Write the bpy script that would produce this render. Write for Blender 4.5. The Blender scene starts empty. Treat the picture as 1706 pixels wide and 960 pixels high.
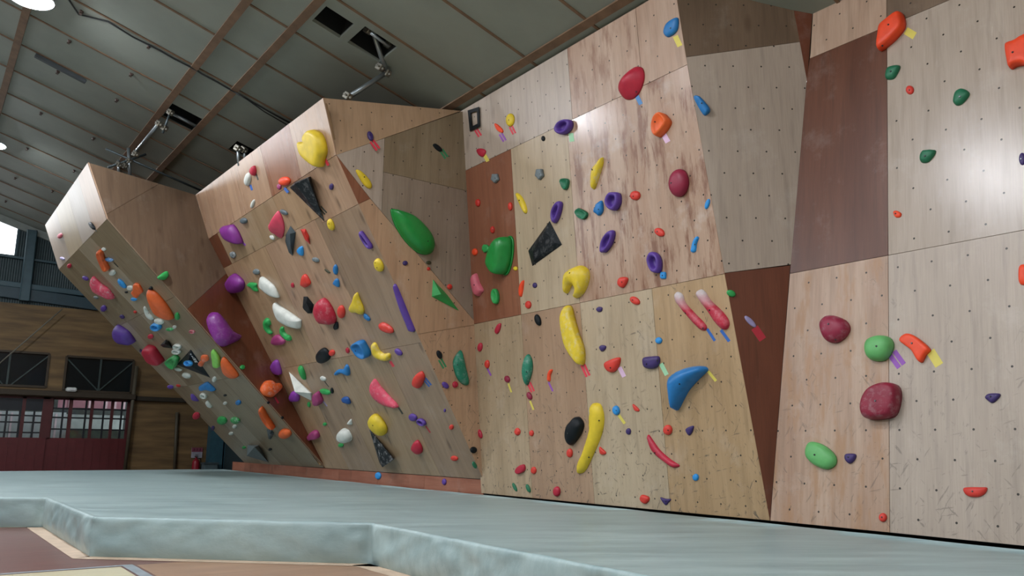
import bpy, bmesh, math, random
from mathutils import Vector, Matrix, noise
from mathutils.bvhtree import BVHTree
from mathutils.geometry import delaunay_2d_cdt

random.seed(7)
SC = bpy.context.scene
COL = SC.collection
V = Vector

# ---------------------------------------------------------------- camera
FOC, PITCH, YAW, ROLL, ROOF = 1350.0, .1903448, .6320004, .0098745, .29105
EYE = V((0, 0, 1.05))
MATZ = .35
fw = V((math.sin(YAW)*math.cos(PITCH), math.cos(YAW)*math.cos(PITCH), math.sin(PITCH)))
rt0 = V((math.cos(YAW), -math.sin(YAW), 0))
up0 = rt0.cross(fw)
rt = rt0*math.cos(ROLL)+up0*math.sin(ROLL)
up = rt.cross(fw)
cd = bpy.data.cameras.new('camera')
cam = bpy.data.objects.new('camera', cd)
COL.objects.link(cam)
cd.sensor_width = 36
cd.lens = FOC/1706*36
cd.clip_start = .05
cd.clip_end = 300
cam.matrix_world = Matrix(((rt.x, up.x, -fw.x, EYE.x), (rt.y, up.y, -fw.y, EYE.y), (rt.z, up.z, -fw.z, EYE.z), (0, 0, 0, 1)))
SC.camera = cam

def ray(x, y): return fw+rt*((x-853)/FOC)-up*((y-480)/FOC)
def hit(p, n, p0):
    d = ray(*p)
    return EYE+d*((p0-EYE).dot(n)/d.dot(n))
def ony(p, y): return hit(p, V((0, 1, 0)), V((0, y, 0)))
def onx(p, x): return hit(p, V((1, 0, 0)), V((x, 0, 0)))
def onz(p, z): return hit(p, V((0, 0, 1)), V((0, 0, z)))
def proj(q):
    d = q-EYE
    w = d.dot(fw)
    return 853+FOC*d.dot(rt)/w, 480-FOC*d.dot(up)/w

# ---------------------------------------------------------------- materials
def lin(c):
    if isinstance(c, str):
        c = [int(c[i:i+2], 16)/255 for i in (0, 2, 4)]
    return tuple((x/12.92 if x <= .04045 else ((x+.055)/1.055)**2.4) for x in c)+(1,)

class NT:
    def __init__(s, name):
        s.m = bpy.data.materials.new(name)
        s.m.use_nodes = True
        s.t = s.m.node_tree
        s.b = s.t.nodes['Principled BSDF']
    def n(s, typ, **kw):
        nd = s.t.nodes.new(typ)
        for k, v in kw.items():
            if k in nd.inputs: nd.inputs[k].default_value = v
            else: setattr(nd, k, v)
        return nd
    def l(s, a, b): s.t.links.new(a, b)
    def math(s, op, a, b=None, clamp=False):
        nd = s.n('ShaderNodeMath', operation=op, use_clamp=clamp)
        for i, v in enumerate((a, b)):
            if v is None: continue
            if isinstance(v, (int, float)): nd.inputs[i].default_value = v
            else: s.l(v, nd.inputs[i])
        return nd.outputs[0]
    def ramp(s, fac, p0, p1):
        nd = s.n('ShaderNodeMapRange')
        nd.inputs[1].default_value = p0
        nd.inputs[2].default_value = p1
        s.l(fac, nd.inputs[0])
        return nd.outputs[0]
    def mix(s, fac, a, b):
        nd = s.n('ShaderNodeMix', data_type='RGBA')
        if isinstance(fac, (int, float)): nd.inputs[0].default_value = fac
        else: s.l(fac, nd.inputs[0])
        for i, v in ((6, a), (7, b)):
            if isinstance(v, tuple): nd.inputs[i].default_value = v
            else: s.l(v, nd.inputs[i])
        return nd.outputs[2]
    def mapping(s, vec, scale, loc=(0, 0, 0)):
        nd = s.n('ShaderNodeMapping')
        nd.inputs['Scale'].default_value = scale
        nd.inputs['Location'].default_value = loc
        s.l(vec, nd.inputs[0])
        return nd.outputs[0]
    def noise(s, vec, scale, detail=3, rough=.55):
        nd = s.n('ShaderNodeTexNoise')
        nd.inputs['Scale'].default_value = scale
        nd.inputs['Detail'].default_value = detail
        nd.inputs['Roughness'].default_value = rough
        s.l(vec, nd.inputs['Vector'])
        return nd.outputs[0]
    def bump(s, h, strength, dist=.01):
        nd = s.n('ShaderNodeBump')
        nd.inputs['Strength'].default_value = strength
        nd.inputs['Distance'].default_value = dist
        s.l(h, nd.inputs['Height'])
        s.l(nd.outputs[0], s.b.inputs['Normal'])

def plain(name, col, rough=.5, metal=0., var=.12, scale=6., spec=.5, bump=0.):
    k = NT(name)
    c = lin(col)
    o = k.n('ShaderNodeTexCoord').outputs['Object']
    f = k.noise(o, scale, 4)
    k.l(k.mix(k.ramp(f, .3, .7), tuple(x*(1-var) for x in c[:3])+(1,), tuple(min(1, x*(1+var)) for x in c[:3])+(1,)), k.b.inputs['Base Color'])
    k.b.inputs['Roughness'].default_value = rough
    k.b.inputs['Metallic'].default_value = metal
    k.b.inputs['Specular IOR Level'].default_value = spec
    if bump: k.bump(k.noise(o, scale*6, 3), bump)
    return k.m

def emit(name, col, st):
    k = NT(name)
    k.b.inputs['Base Color'].default_value = (.8, .8, .8, 1)
    k.b.inputs['Emission Color'].default_value = lin(col)
    k.b.inputs['Emission Strength'].default_value = st
    return k.m

def plywood(name, light, dark, streak=None, dots=True, scuff=0., chalk=.1, rough=.36, du=0., dv=0., knots=0., seed=0., horiz=False):
    """sheet plywood: broad and fine grain along the sheet, knots, chalk smears, shoe scuffs, bolt-hole grid"""
    k = NT(name)
    uv = k.n('ShaderNodeUVMap').outputs[0]
    off = (seed*3.7, seed*1.9, 0)
    ca, cb = lin(light), lin(dark)
    s1 = (.5, 3.2, 1) if horiz else (3.2, .34, 1)
    warp = k.noise(k.mapping(uv, (1.3, .5, 1), off), 1.4, 2)
    band = k.noise(k.mapping(uv, s1, off), 1.1, 4, .55)
    fine = k.noise(k.mapping(uv, (3, 90, 1) if horiz else (90, 3, 1), off), 1., 2)
    f = k.math('ADD', k.math('MULTIPLY', band, .75), k.math('MULTIPLY', warp, .35))
    col = k.mix(k.ramp(f, .36, .74), cb, ca)
    col = k.mix(k.math('MULTIPLY', k.ramp(fine, .35, .7), .22), col, tuple(x*.6 for x in cb[:3])+(1,))
    med = k.noise(k.mapping(uv, (1.1, 15, 1) if horiz else (15, 1.1, 1), (seed*1.3, seed*.7, 0)), 1., 3, .6)
    col = k.mix(k.math('MULTIPLY', k.ramp(med, .5, .72), .38), col, tuple(x*.55 for x in cb[:3])+(1,))
    if streak:
        st = k.noise(k.mapping(uv, (4.2, .8, 1), (seed*5.1+9, seed, 0)), 1.7, 5, .65)
        col = k.mix(k.math('MULTIPLY', k.ramp(st, .50, .62), .8), col, lin(streak))
    if knots:
        vo = k.n('ShaderNodeTexVoronoi')
        vo.voronoi_dimensions = '2D'
        vo.inputs['Scale'].default_value = 1.25
        k.l(k.mapping(uv, (1.9, .75, 1), off), vo.inputs['Vector'])
        kn = k.math('MULTIPLY', k.ramp(vo.outputs['Distance'], .13, .04), k.ramp(warp, .40, .55))
        col = k.mix(k.math('MULTIPLY', kn, knots*.8), col, lin('4a3424'))
    ch = k.noise(k.mapping(uv, (1, .8, 1), (seed*2+4, seed*7, 0)), 2.3, 6, .7)
    chm = k.math('MULTIPLY', k.ramp(ch, .55, .75), chalk)
    col = k.mix(chm, col, lin('d9d2cb'))
    if scuff:
        sep = k.n('ShaderNodeSeparateXYZ')
        k.l(uv, sep.inputs[0])
        m = None
        for qi, (ang, sx_, sy_, th_) in enumerate(((.5, 19, 2.6, .635), (-.75, 16, 2.8, .64), (1.35, 22, 3, .65), (.05, 30, 6, .65))):
            mp = k.n('ShaderNodeMapping')
            mp.inputs['Rotation'].default_value = (0, 0, ang)
            k.l(uv, mp.inputs[0])
            wq = k.noise(k.mapping(uv, (2.2, 2.2, 1), (qi*7, seed, 0)), 1.5, 2)
            va = k.n('ShaderNodeVectorMath', operation='ADD')
            k.l(k.mapping(mp.outputs[0], (sx_, sy_, 1), (seed+qi*3, seed*3, 0)), va.inputs[0])
            k.l(wq, va.inputs[1])
            q = k.ramp(k.noise(va.outputs[0], 1.7, 4, .6), th_, th_+.04)
            m = q if m is None else k.math('MAXIMUM', m, q)
        s2 = k.noise(k.mapping(uv, (1.2, 1.0, 1), (seed, 0, 0)), 1.7, 3)
        m = k.math('MULTIPLY', m, k.math('ADD', k.ramp(sep.outputs[1], 2.0, .3), k.ramp(s2, .5, .68), True))
        m = k.math('MULTIPLY', m, scuff)
        col = k.mix(m, col, lin('4c4842'))
    if dots:
        sx = k.n('ShaderNodeSeparateXYZ')
        k.l(uv, sx.inputs[0])
        tot = None
        for (a, b) in ((0, 0), (.5, .5)):
            u = k.math('MULTIPLY', k.math('SUBTRACT', k.math('FRACT', k.math('ADD', k.math('DIVIDE', k.math('SUBTRACT', sx.outputs[0], du), .302), 100.5+a)), .5), .302)
            w = k.math('MULTIPLY', k.math('SUBTRACT', k.math('FRACT', k.math('ADD', k.math('DIVIDE', k.math('SUBTRACT', sx.outputs[1], dv), .485), 100.5+b)), .5), .485)
            r2 = k.math('ADD', k.math('MULTIPLY', u, u), k.math('MULTIPLY', w, w))
            d = k.math('LESS_THAN', r2, .0095**2)
            tot = d if tot is None else k.math('MAXIMUM', tot, d)
        col = k.mix(tot, col, lin('2b241d'))
    k.l(col, k.b.inputs['Base Color'])
    k.l(k.math('ADD', k.math('MULTIPLY', band, .08), rough-.04), k.b.inputs['Roughness'])
    k.b.inputs['Specular IOR Level'].default_value = .5
    k.bump(fine, .06, .003)
    return k.m

# ---------------------------------------------------------------- object helpers
def link(name, bm_or_me, mat=None, parent=None, M=None, smooth=False):
    if isinstance(bm_or_me, bmesh.types.BMesh):
        me = bpy.data.meshes.new(name)
        bm_or_me.to_mesh(me)
        bm_or_me.free()
    else:
        me = bm_or_me
    if mat:
        for m in (mat if isinstance(mat, (list, tuple)) else [mat]): me.materials.append(m)
    if smooth:
        me.shade_smooth() if smooth is True else None
        for p in me.polygons: p.use_smooth = True
    o = bpy.data.objects.new(name, me)
    COL.objects.link(o)
    if parent is not None: o.parent = parent
    if M is not None:
        if parent is not None: o.matrix_local = M
        else: o.matrix_world = M
    return o
def empty(name, loc=(0, 0, 0), parent=None):
    o = bpy.data.objects.new(name, None)
    o.empty_display_size = .1
    COL.objects.link(o)
    o.location = loc
    if parent: o.parent = parent
    return o
def tag(o, label=None, cat=None, group=None, kind=None):
    if label: o['label'] = label
    if cat: o['category'] = cat
    if group: o['group'] = group
    if kind: o['kind'] = kind
    return o
def box(bm, lo, hi, M=None):
    r = bmesh.ops.create_cube(bm, size=1)
    lo, hi = V(lo), V(hi)
    for v in r['verts']:
        v.co = V(((lo.x+hi.x)/2+v.co.x*(hi.x-lo.x), (lo.y+hi.y)/2+v.co.y*(hi.y-lo.y), (lo.z+hi.z)/2+v.co.z*(hi.z-lo.z)))
        if M is not None: v.co = M @ v.co
    return r['verts']
def bar(bm, a, b, w, t, upv=V((0, 0, 1))):
    """rectangular bar from a to b, w wide, t thick"""
    d = (b-a).normalized()
    s = d.cross(upv)
    s = s.normalized() if s.length > 1e-4 else V((1, 0, 0))
    u = s.cross(d)
    M = Matrix(((s.x, u.x, d.x, a.x), (s.y, u.y, d.y, a.y), (s.z, u.z, d.z, a.z), (0, 0, 0, 1)))
    box(bm, (-w/2, -t/2, 0), (w/2, t/2, (b-a).length), M)
def tube(bm, pts, r, seg=10):
    """round tube along a polyline"""
    rings = []
    for i, p in enumerate(pts):
        d = (pts[min(i+1, len(pts)-1)]-pts[max(i-1, 0)]).normalized()
        s = d.cross(V((0, 0, 1)))
        s = s.normalized() if s.length > 1e-3 else V((1, 0, 0))
        u = s.cross(d)
        rings.append([bm.verts.new(p+(s*math.cos(a)+u*math.sin(a))*r) for a in [2*math.pi*j/seg for j in range(seg)]])
    for a, b in zip(rings, rings[1:]):
        for j in range(seg): bm.faces.new((a[j], a[(j+1) % seg], b[(j+1) % seg], b[j]))
    bm.faces.new(rings[0][::-1])
    bm.faces.new(rings[-1])
def lathe(bm, prof, seg=24):
    rings = [[bm.verts.new((r*math.cos(2*math.pi*j/seg), r*math.sin(2*math.pi*j/seg), z)) for j in range(seg)] for r, z in prof]
    for a, b in zip(rings, rings[1:]):
        for j in range(seg): bm.faces.new((a[j], a[(j+1) % seg], b[(j+1) % seg], b[j]))
    bm.faces.new(rings[0][::-1])
    bm.faces.new(rings[-1])
    bmesh.ops.recalc_face_normals(bm, faces=bm.faces)

# ---------------------------------------------------------------- facets of the climbing wall
class Facet:
    def __init__(s, n, p0, e1=None, group=''):
        s.n = V(n).normalized()
        s.p0 = V(p0)
        if s.n.dot(EYE-s.p0) < 0: s.n = -s.n
        s.e1 = V(e1).normalized() if e1 else V((0, 0, 1)).cross(s.n).normalized()
        s.e1 = (s.e1-s.n*s.e1.dot(s.n)).normalized()
        s.e2 = s.n.cross(s.e1).normalized()
        if s.e2.z < 0: s.e2, s.e1 = -s.e2, -s.e1
        s.group = group
    def px(s, p, h=0.): return hit(p, s.n, s.p0+s.n*h)
    def uv(s, q): return ((q-s.p0).dot(s.e1), (q-s.p0).dot(s.e2))
    def pt(s, u, v, h=0.): return s.p0+s.e1*u+s.e2*v+s.n*h
    def M(s, o): return Matrix(((s.e1.x, s.e2.x, s.n.x, o.x), (s.e1.y, s.e2.y, s.n.y, o.y), (s.e1.z, s.e2.z, s.n.z, o.z), (0, 0, 0, 1)))
def tilt(deg):
    a = math.radians(deg)
    return V((-math.cos(a), 0, -math.sin(a)))
def pl3(a, b, c): return (V(b)-V(a)).cross(V(c)-V(a))
X0 = 6.67
F = {}
F['L'] = Facet(tilt(46.4), (X0, 15.2, .55), (0, 1, 0), 'holds on the steep left overhang')
F['L1'] = Facet(tilt(20.5), (2.29, 15.2, 4.72), (0, 1, 0), 'holds on the headwall of the steep left overhang')
_a, _b, _c = F['L'].px((180, 367)), V((4.19, 15.53, 4.84)), V((X0, 15.22, .55))
F['L3'] = Facet(pl3(_a, _b, _c), _a, None, 'holds on the return side of the left overhang')
F['M'] = Facet(tilt(30), (X0, 9.75, .55), (0, 1, 0), 'holds on the middle overhang')
F['MU'] = Facet(tilt(17.5), (4.19, 9.75, 4.84), (0, 1, 0), 'holds on the headwall of the middle overhang')
F['N2'] = Facet((0, -1, 0), (4.2, 9.75, 2.5), (1, 0, 0), 'holds on the side return between middle overhang and central wall')
_n1 = pl3((4.21, 9.74, 4.82), (6.13, 9.75, 5.98), (4.05, 9.98, 5.7))
F['N1'] = Facet(_n1, (4.21, 9.74, 4.82), None, 'holds on the prow above the side return')
F['P'] = Facet(tilt(5.0), (X0, 5.0, .36), (0, 1, 0), 'holds on the central wall')
F['R'] = Facet(tilt(-7.69), (X0, 3.68, .347), (0, 1, 0), 'holds on the right slab')
_q = F['P'].px((1207, 455)), F['P'].px((1143, 95)), F['R'].px((1316, 447))
F['Q'] = Facet(pl3(*_q), _q[0], None, 'holds on the angled return beside the right slab')
_s = F['P'].px((1283, 868)), F['P'].px((1207, 455)), F['R'].px((1316, 447))
F['S'] = Facet(pl3(*_s), _s[0], None, 'holds on the brown wedge beside the right slab')
def meet(fk, z, gk='L3'):
    """the point at height z on the line where facet fk meets facet gk"""
    f, g = F[fk], F[gk]
    x = f.p0.x-(z-f.p0.z)*f.n.z/f.n.x
    y = g.p0.y-((x-g.p0.x)*g.n.x+(z-g.p0.z)*g.n.z)/g.n.y
    return V((x, y, z))
F['K'] = Facet((-1, 0, 0), (X0, 9.75, .35), (0, 1, 0), 'holds on the kick board')

TONES = {
 'pale': ('bdae96', 'ac9b82'), 'rosy': ('bda795', 'a3846f'), 'grey': ('9c8e80', '897b6d'), 'pink': ('bba08a', 'a68a74'),
 'greypale': ('b6aa9f', 'a99c90'), 'red': ('7a4a33', '633624'), 'redlit': ('94624a', '7c4c36'), 'redgloss': ('6c432f', '522d1d'), 'redmu': ('9c7058', '84583f'),  # lighter second red paints in the stronger light on the central wall
 'tan': ('c4a387', 'ae8c70'), 'brown': ('7d6a58', '665546'), 'olive': ('94866f', '7e6e57'), 'olivel': ('a89c89', '968872'), 'buff': ('b89c80', 'a2866a'),
 'yellowish': ('b89e7c', 'a28764'), 'wedge': ('744430', '603524'), 'kick': ('a4705a', '864f3c'), 'palegr': ('b5a288', '9f8b70'), 'pinkp': ('b0957c', '9b7e66'),
 'tanb': ('ac957a', '8f785c'), 'tang': ('a48d76', '8a735e'), 'tanl': ('b4987a', '967a5e'), 'tanr': ('b99c82', '9e8069')}
_mats = {}
def ply(tone, **kw):
    key = (tone,)+tuple(sorted(kw.items()))
    if key not in _mats:
        a, b = [[int(c[0:2], 16)/255*1.01, int(c[2:4], 16)/255*.985, int(c[4:6], 16)/255*.962] for c in TONES[tone]]
        _mats[key] = plywood('plywood_'+tone, a, b, **kw)
    return _mats[key]

def clip(poly, a, b, c):
    """keep a*u+b*v<=c"""
    out = []
    for i in range(len(poly)):
        p, q = poly[i], poly[(i+1) % len(poly)]
        dp, dq = a*p[0]+b*p[1]-c, a*q[0]+b*q[1]-c
        if dp <= 0: out.append(p)
        if (dp < 0 < dq) or (dq < 0 < dp):
            t = dp/(dp-dq)
            out.append((p[0]+(q[0]-p[0])*t, p[1]+(q[1]-p[1])*t))
    return out
def area(p): return .5*sum(p[i][0]*p[(i+1) % len(p)][1]-p[(i+1) % len(p)][0]*p[i][1] for i in range(len(p)))
def shrink(p, d):
    if area(p) < 0: p = p[::-1]
    n = len(p)
    out = []
    for i in range(n):
        a, b, c = V(p[i-1]+(0,)), V(p[i]+(0,)), V(p[(i+1) % n]+(0,))
        e1, e2 = (b-a).normalized(), (c-b).normalized()
        n1, n2 = V((-e1.y, e1.x, 0)), V((-e2.y, e2.x, 0))
        m = n1+n2
        k = 1+n1.dot(n2)
        q = b+m*(d/max(k, .3))
        out.append((q.x, q.y))
    return out
def slab(poly, f, h0, h1):
    """prism of a (u,v) polygon between heights h0 and h1 with uv in metres"""
    if area(poly) < 0: poly = poly[::-1]
    bm = bmesh.new()
    uvl = bm.loops.layers.uv.new('UVMap')
    top = [bm.verts.new(f.pt(u, v, h1)) for u, v in poly]
    bot = [bm.verts.new(f.pt(u, v, h0)) for u, v in poly]
    fs = [bm.faces.new(top), bm.faces.new(bot[::-1])]
    n = len(poly)
    for i in range(n): fs.append(bm.faces.new((top[i], bot[i], bot[(i+1) % n], top[(i+1) % n])))
    bmesh.ops.recalc_face_normals(bm, faces=bm.faces)
    for fc in bm.faces:
        for lp in fc.loops: lp[uvl].uv = f.uv(lp.vert.co)
    return bm
TIMBER = plain('framing_timber', '9a7b58', .7)
EDGE = plain('plywood_edge', 'a98a66', .7)
wall = empty('climbing_wall', (X0, 10, 0))
tag(wall, 'tall plywood bouldering wall with overhangs, prow and slab behind the pale green mat', 'climbing wall', kind='thing')
WINV = Matrix.Translation(-wall.location)
def section(label, fk, pxpoly, cells):
    """one flat section: backing frame + its plywood sheets; cells = [(uv polygon, material)]"""
    f = F[fk]
    s = link('facet_frame', slab(shrink(pxpoly, .06), f, -.075, -.022), TIMBER, wall, WINV)
    s['label'] = label
    for poly, m in cells:
        if len(poly) < 3 or abs(area(poly)) < .004: continue
        poly = shrink(poly, .0025)
        link('plywood_sheet', slab(poly, f, -.018, 0), m, s)
def U(fk, pts): return [F[fk].uv(F[fk].px(p)) for p in pts]
def grid(poly, us, vs, fn):
    out = []
    us = [-99]+list(us)+[99]
    vs = [-99]+list(vs)+[99]
    for j in range(len(vs)-1):
        for i in range(len(us)-1):
            c = poly
            for (a, b, cc) in ((-1, 0, -us[i]), (1, 0, us[i+1]), (0, -1, -vs[j]), (0, 1, vs[j+1])):
                c = clip(c, a, b, cc) if len(c) > 2 else []
            if len(c) > 2: out.append((c, fn(i, j)))
    return out
WORLD, LAMPS, EXPO = 5.5, 370.0, -0.27
# ---- left overhang (46 degrees)
f = F['L']
def vz(fk, z): return (z-F[fk].p0.z)/F[fk].e2.z
def sgn(fk): return 1 if F[fk].e1.y > 0 else -1
def uy(fk, y): return (y-F[fk].p0.y)*F[fk].e1.y
e1a, e1b, e2a, e3a, e3b = meet('L', 4.72), meet('L', .56), meet('L1', 5.69), meet('MU', 5.70), meet('M', 4.84)
e3c = meet('M', .555)
polyL = U('L', [(98, 449)])+[f.uv(e1a), f.uv(e1b)]+U('L', [(408, 772)])
kwo = dict(dots=False, knots=.5, chalk=.15)
tl = [['olive', 'olivel', 'olive', 'olive'], ['olivel', 'olive', 'olivel', 'olive'], ['olive', 'olive', 'olivel', 'olive']]
us = sorted(uy('L', y) for y in (16.3, 17.55, 18.8))
section('steep left overhang', 'L', polyL, grid(polyL, us, (vz('L', 2.25), vz('L', 3.55)), lambda i, j: ply(tl[j][i], seed=i+3*j, **kwo)))
polyL1 = U('L1', [(75, 375)])+[F['L1'].uv(e2a), F['L1'].uv(e1a)]+U('L1', [(98, 449)])
us = sorted(uy('L1', y) for y in (15.9, 17.1, 18.6))
section('headwall above the steep left overhang', 'L1', polyL1, grid(polyL1, us, (), lambda i, j: ply(('greypale', 'pale', 'greypale', 'pink')[i], seed=i+20, dots=False, rough=.3)))
L3 = F['L3']
q1, q2, q3, q4, q5, q6 = [L3.uv(v) for v in (e2a, e1a, e1b, e3c, e3b, e3a)]
sA, sB, sC, sD = U('L3', [(265, 301.4), (180, 358), (314, 513), (376, 456)])
onl = lambda a, b, p: (a[0]+(b[0]-a[0])*((p[0]-a[0])*(b[0]-a[0])+(p[1]-a[1])*(b[1]-a[1]))/((b[0]-a[0])**2+(b[1]-a[1])**2), a[1]+(b[1]-a[1])*((p[0]-a[0])*(b[0]-a[0])+(p[1]-a[1])*(b[1]-a[1]))/((b[0]-a[0])**2+(b[1]-a[1])**2))
sA, sB, sC, sD = onl(q1, q6, sA), onl(q1, q2, sB), onl(q2, q3, sC), onl(q5, q4, sD)
polyL3 = [q1, q2, q3, q4, q5, q6]
section('return side of the left overhang', 'L3', polyL3, [
    ([q1, sA, sB], ply('brown', seed=31, dots=False, knots=.6)),
    ([sA, q6, q5, sD, sC, q2, sB], ply('brown', seed=33, dots=False, knots=.6)),
    ([sD, q4, q3, sC], ply('red', seed=34, dots=False))])
# ---- middle overhang (30 degrees)
f = F['M']
def cutM(p): return F['M'].uv(F['M'].px(p))
re = uy('M', 9.75)
polyM = [F['M'].uv(e3b), (re, vz('M', 4.84)), (re, 0.005), F['M'].uv(e3c)]
rows = (vz('M', 2.42), vz('M', 4.30))
cells = []
top = (rows[1], 99)
def cellM(y0, y1, z0, z1, m):
    c = polyM
    a, b = sorted((uy('M', y0), uy('M', y1)))
    for q in ((-1, 0, -a), (1, 0, b), (0, -1, -vz('M', z0)), (0, 1, vz('M', z1))): c = clip(c, *q)
    cells.append((c, m))
k0 = dict(dots=False, knots=.75)
cellM(99, 15.0, 4.30, 4.85, ply('red', seed=40, **k0))
cellM(15.0, 12.15, 4.30, 4.85, ply('tanb', seed=41, **k0))
cellM(12.15, 10.95, 4.30, 4.85, ply('tanl', seed=42, **k0))
cellM(10.95, 9.7, 4.22, 4.85, ply('tanr', seed=43, **k0))
cellM(99, 13.24, 2.42, 4.30, ply('tanl', seed=44, **k0))
cellM(13.24, 11.13, 2.42, 4.30, ply('tanr', seed=45, **k0))
cellM(11.13, 10.95, 2.42, 4.30, ply('tang', seed=46, **k0))
cellM(10.95, 9.7, 2.42, 4.22, ply('tang', seed=46, **k0))
for a, b, t, sd in ((99, 14.15, 'tanl', 50), (14.15, 12.96, 'tang', 51), (12.96, 12.1, 'tanb', 52), (12.1, 10.9, 'tanb', 53), (10.9, 9.7, 'tang', 54)):
    cellM(a, b, 0, 2.42, ply(t, seed=sd, **k0))
section('wide middle overhang', 'M', polyM, cells)
reU = uy('MU', 9.75)
polyMU = [F['MU'].uv(e3b), F['MU'].uv(e3a), F['MU'].uv(F['MU'].px((538, 163))), (reU, vz('MU', 4.84))]
us = sorted(uy('MU', y) for y in (13.6, 12.15, 10.95))
tm = ('tanr', 'redmu', 'tanr', 'tanr') if sgn('MU') > 0 else ('tanr', 'tanr', 'redmu', 'tanr')
section('headwall above the middle overhang', 'MU', polyMU, grid(polyMU, us, (), lambda i, j: ply(tm[i], seed=60+i, dots=False, rough=.28)))
# ---- side return (flat, facing the camera end of the hall)
kd = dict(dots=True, du=.1, dv=.05)
N2 = F['N2']
mx = lambda z: X0-(z-.55)*math.tan(math.radians(30))
TIP = N2.uv(V((mx(.585), 9.75, .585)))
pN = [N2.uv(V((mx(4.84), 9.75, 4.84))), N2.uv(V((6.22, 9.75, 6.01))), TIP]
eT = U('N2', [(617, 331), (782, 541)])
A1 = N2.uv(V((mx(4.84), 9.75, 4.84)))
T1 = N2.uv(V((mx(4.22), 9.75, 4.22)))
T3 = N2.uv(V((mx(2.53), 9.75, 2.53)))
P2 = N2.uv(V((6.52, 9.75, 2.76)))
P3 = N2.uv(V((6.31, 9.75, 5.06)))
c638 = N2.uv(V((4.9, 9.75, 0)))[0]
r475 = N2.uv(V((0, 9.75, 4.75)))[1]
tpN = N2.uv(V((6.22, 9.75, 6.01)))
upper = [A1, tpN, P3, P2, eT[0]]
cN = []
for (q1, q2, m) in (((1, 0, c638), None, ply('greypale', seed=71, rough=.2, **kd)), ((-1, 0, -c638), (0, -1, -r475), ply('olive', seed=72, **kd)), ((-1, 0, -c638), (0, 1, r475), ply('grey', seed=73, **kd))):
    c = clip(upper, *q1)
    if q2: c = clip(c, *q2)
    cN.append((c, m))
cN.append(([A1, eT[0], T1], ply('redlit', seed=74, dots=False)))
cN.append(([T1, eT[0], P2, T3], ply('tan', seed=75, chalk=.2, **kd)))
cN.append(([T3, P2, TIP], ply('tan', seed=76, chalk=.15, scuff=.4, **kd)))
section('side return between middle overhang and central wall', 'N2', pN, cN)
pN1 = [F['N1'].uv(V(q)) for q in ((4.2, 9.745, 4.84), (6.15, 9.75, 5.98), (4.05, 9.98, 5.7))]
section('prow above the side return', 'N1', pN1, [(pN1, ply('buff', seed=77, rough=.3, dots=True, du=.05, dv=.1))])
# ---- central wall (5 degrees)
yl, yr = 9.8, 4.97
P = F['P']
def PY(y): return P.uv(V((0, y, 0)))[0]
e_lo, e_mid, e_hd = U('P', [(1283, 868)])[0], U('P', [(1207, 455)])[0], U('P', [(1143, 95)])[0]
e_top = U('P', [(1128, 0)])[0]
tz = vz('P', 6.0)
w = (tz-e_hd[1])/(e_top[1]-e_hd[1])
e_top = (e_hd[0]+(e_top[0]-e_hd[0])*w, tz)
polyP = [(PY(yl), 0), e_lo, e_mid, e_hd, e_top, (PY(yl), tz)]
cP = []
def cellP(y0, y1, z0, z1, m):
    a, b = sorted((PY(y0), PY(y1)))
    c = polyP
    for q in ((-1, 0, -a), (1, 0, b), (0, -1, -vz('P', z0)), (0, 1, vz('P', z1))): c = clip(c, *q)
    cP.append((c, m))
kp = dict(dots=True, du=.09, dv=.12)
for a, b, t, sd in ((9.9, 8.61, 'palegr', 80), (8.61, 7.41, 'pinkp', 81), (7.41, 6.2, 'pale', 82), (6.2, 4, 'yellowish', 83)):
    cellP(a, b, .3, 2.76, ply(t, seed=sd, scuff=.75, chalk=.16, **kp))
cellP(9.9, 8.61, 2.76, 5.06, ply('redlit', seed=84, dots=False, rough=.4))
cellP(8.61, 7.41, 2.76, 5.06, ply('pale', seed=85, chalk=.15, **kp))
cellP(7.41, 4, 2.76, 5.06, ply('rosy', seed=87, streak='7a5240', chalk=.35, rough=.22, **kp))
cellP(9.9, 7.3, 5.06, 7, ply('greypale', seed=88, knots=.3, **kp))
cellP(7.3, 6.08, 5.06, 7, ply('rosy', seed=89, streak='8a6450', **kp))
cellP(6.08, 4, 5.06, 7, ply('rosy', seed=90, **kp))
section('gently leaning central wall', 'P', polyP, cP)
# ---- angled return and brown wedge next to the slab
kq = dict(dots=True, du=.05, dv=.1, chalk=.2)
R = F['R']
qA, qB = U('Q', [(1207, 455)])[0], U('Q', [(1143, 95)])[0]
qR = [F['Q'].uv(R.px(p)) for p in ((1316, 443), (1344, 130))]
qr2 = U('Q', [(1345, 68)])[0]
qt = U('Q', [(1128, 0), (1319, 0)])
ext = lambda a, b, k: (a[0]+(b[0]-a[0])*k, a[1]+(b[1]-a[1])*k)
polyQ = [qA, U('Q', [(1318, 441)])[0], U('Q', [(1345, 125)])[0], ext(U('Q', [(1345, 125)])[0], qt[1], 1.3), ext(qB, qt[0], 1.7), qB]
seamQ = U('Q', [(1143, 95), (1345, 68)])
dx, dy = seamQ[1][0]-seamQ[0][0], seamQ[1][1]-seamQ[0][1]
nv = (-dy, dx) if dx > 0 else (dy, -dx)
cc = nv[0]*seamQ[0][0]+nv[1]*seamQ[0][1]
section('angled return beside the right slab', 'Q', polyQ, [
    (clip(polyQ, nv[0], nv[1], cc), ply('greypale', seed=91, **kq)),
    (clip(polyQ, -nv[0], -nv[1], -cc), ply('brown', seed=92, knots=.5, dots=True, du=.05, dv=.1))])
polyS = U('S', [(1283, 868), (1207, 455), (1317, 442)])
section('brown triangular wedge beside the right slab', 'S', polyS, [(polyS, ply('wedge', seed=93, dots=False, chalk=.06, rough=.4))])
_w = R.px((1344, 130)), R.px((1355, 8)), F['Q'].px((1319, 0))
F['W'] = Facet(pl3(*_w), _w[0], None, '')
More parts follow.
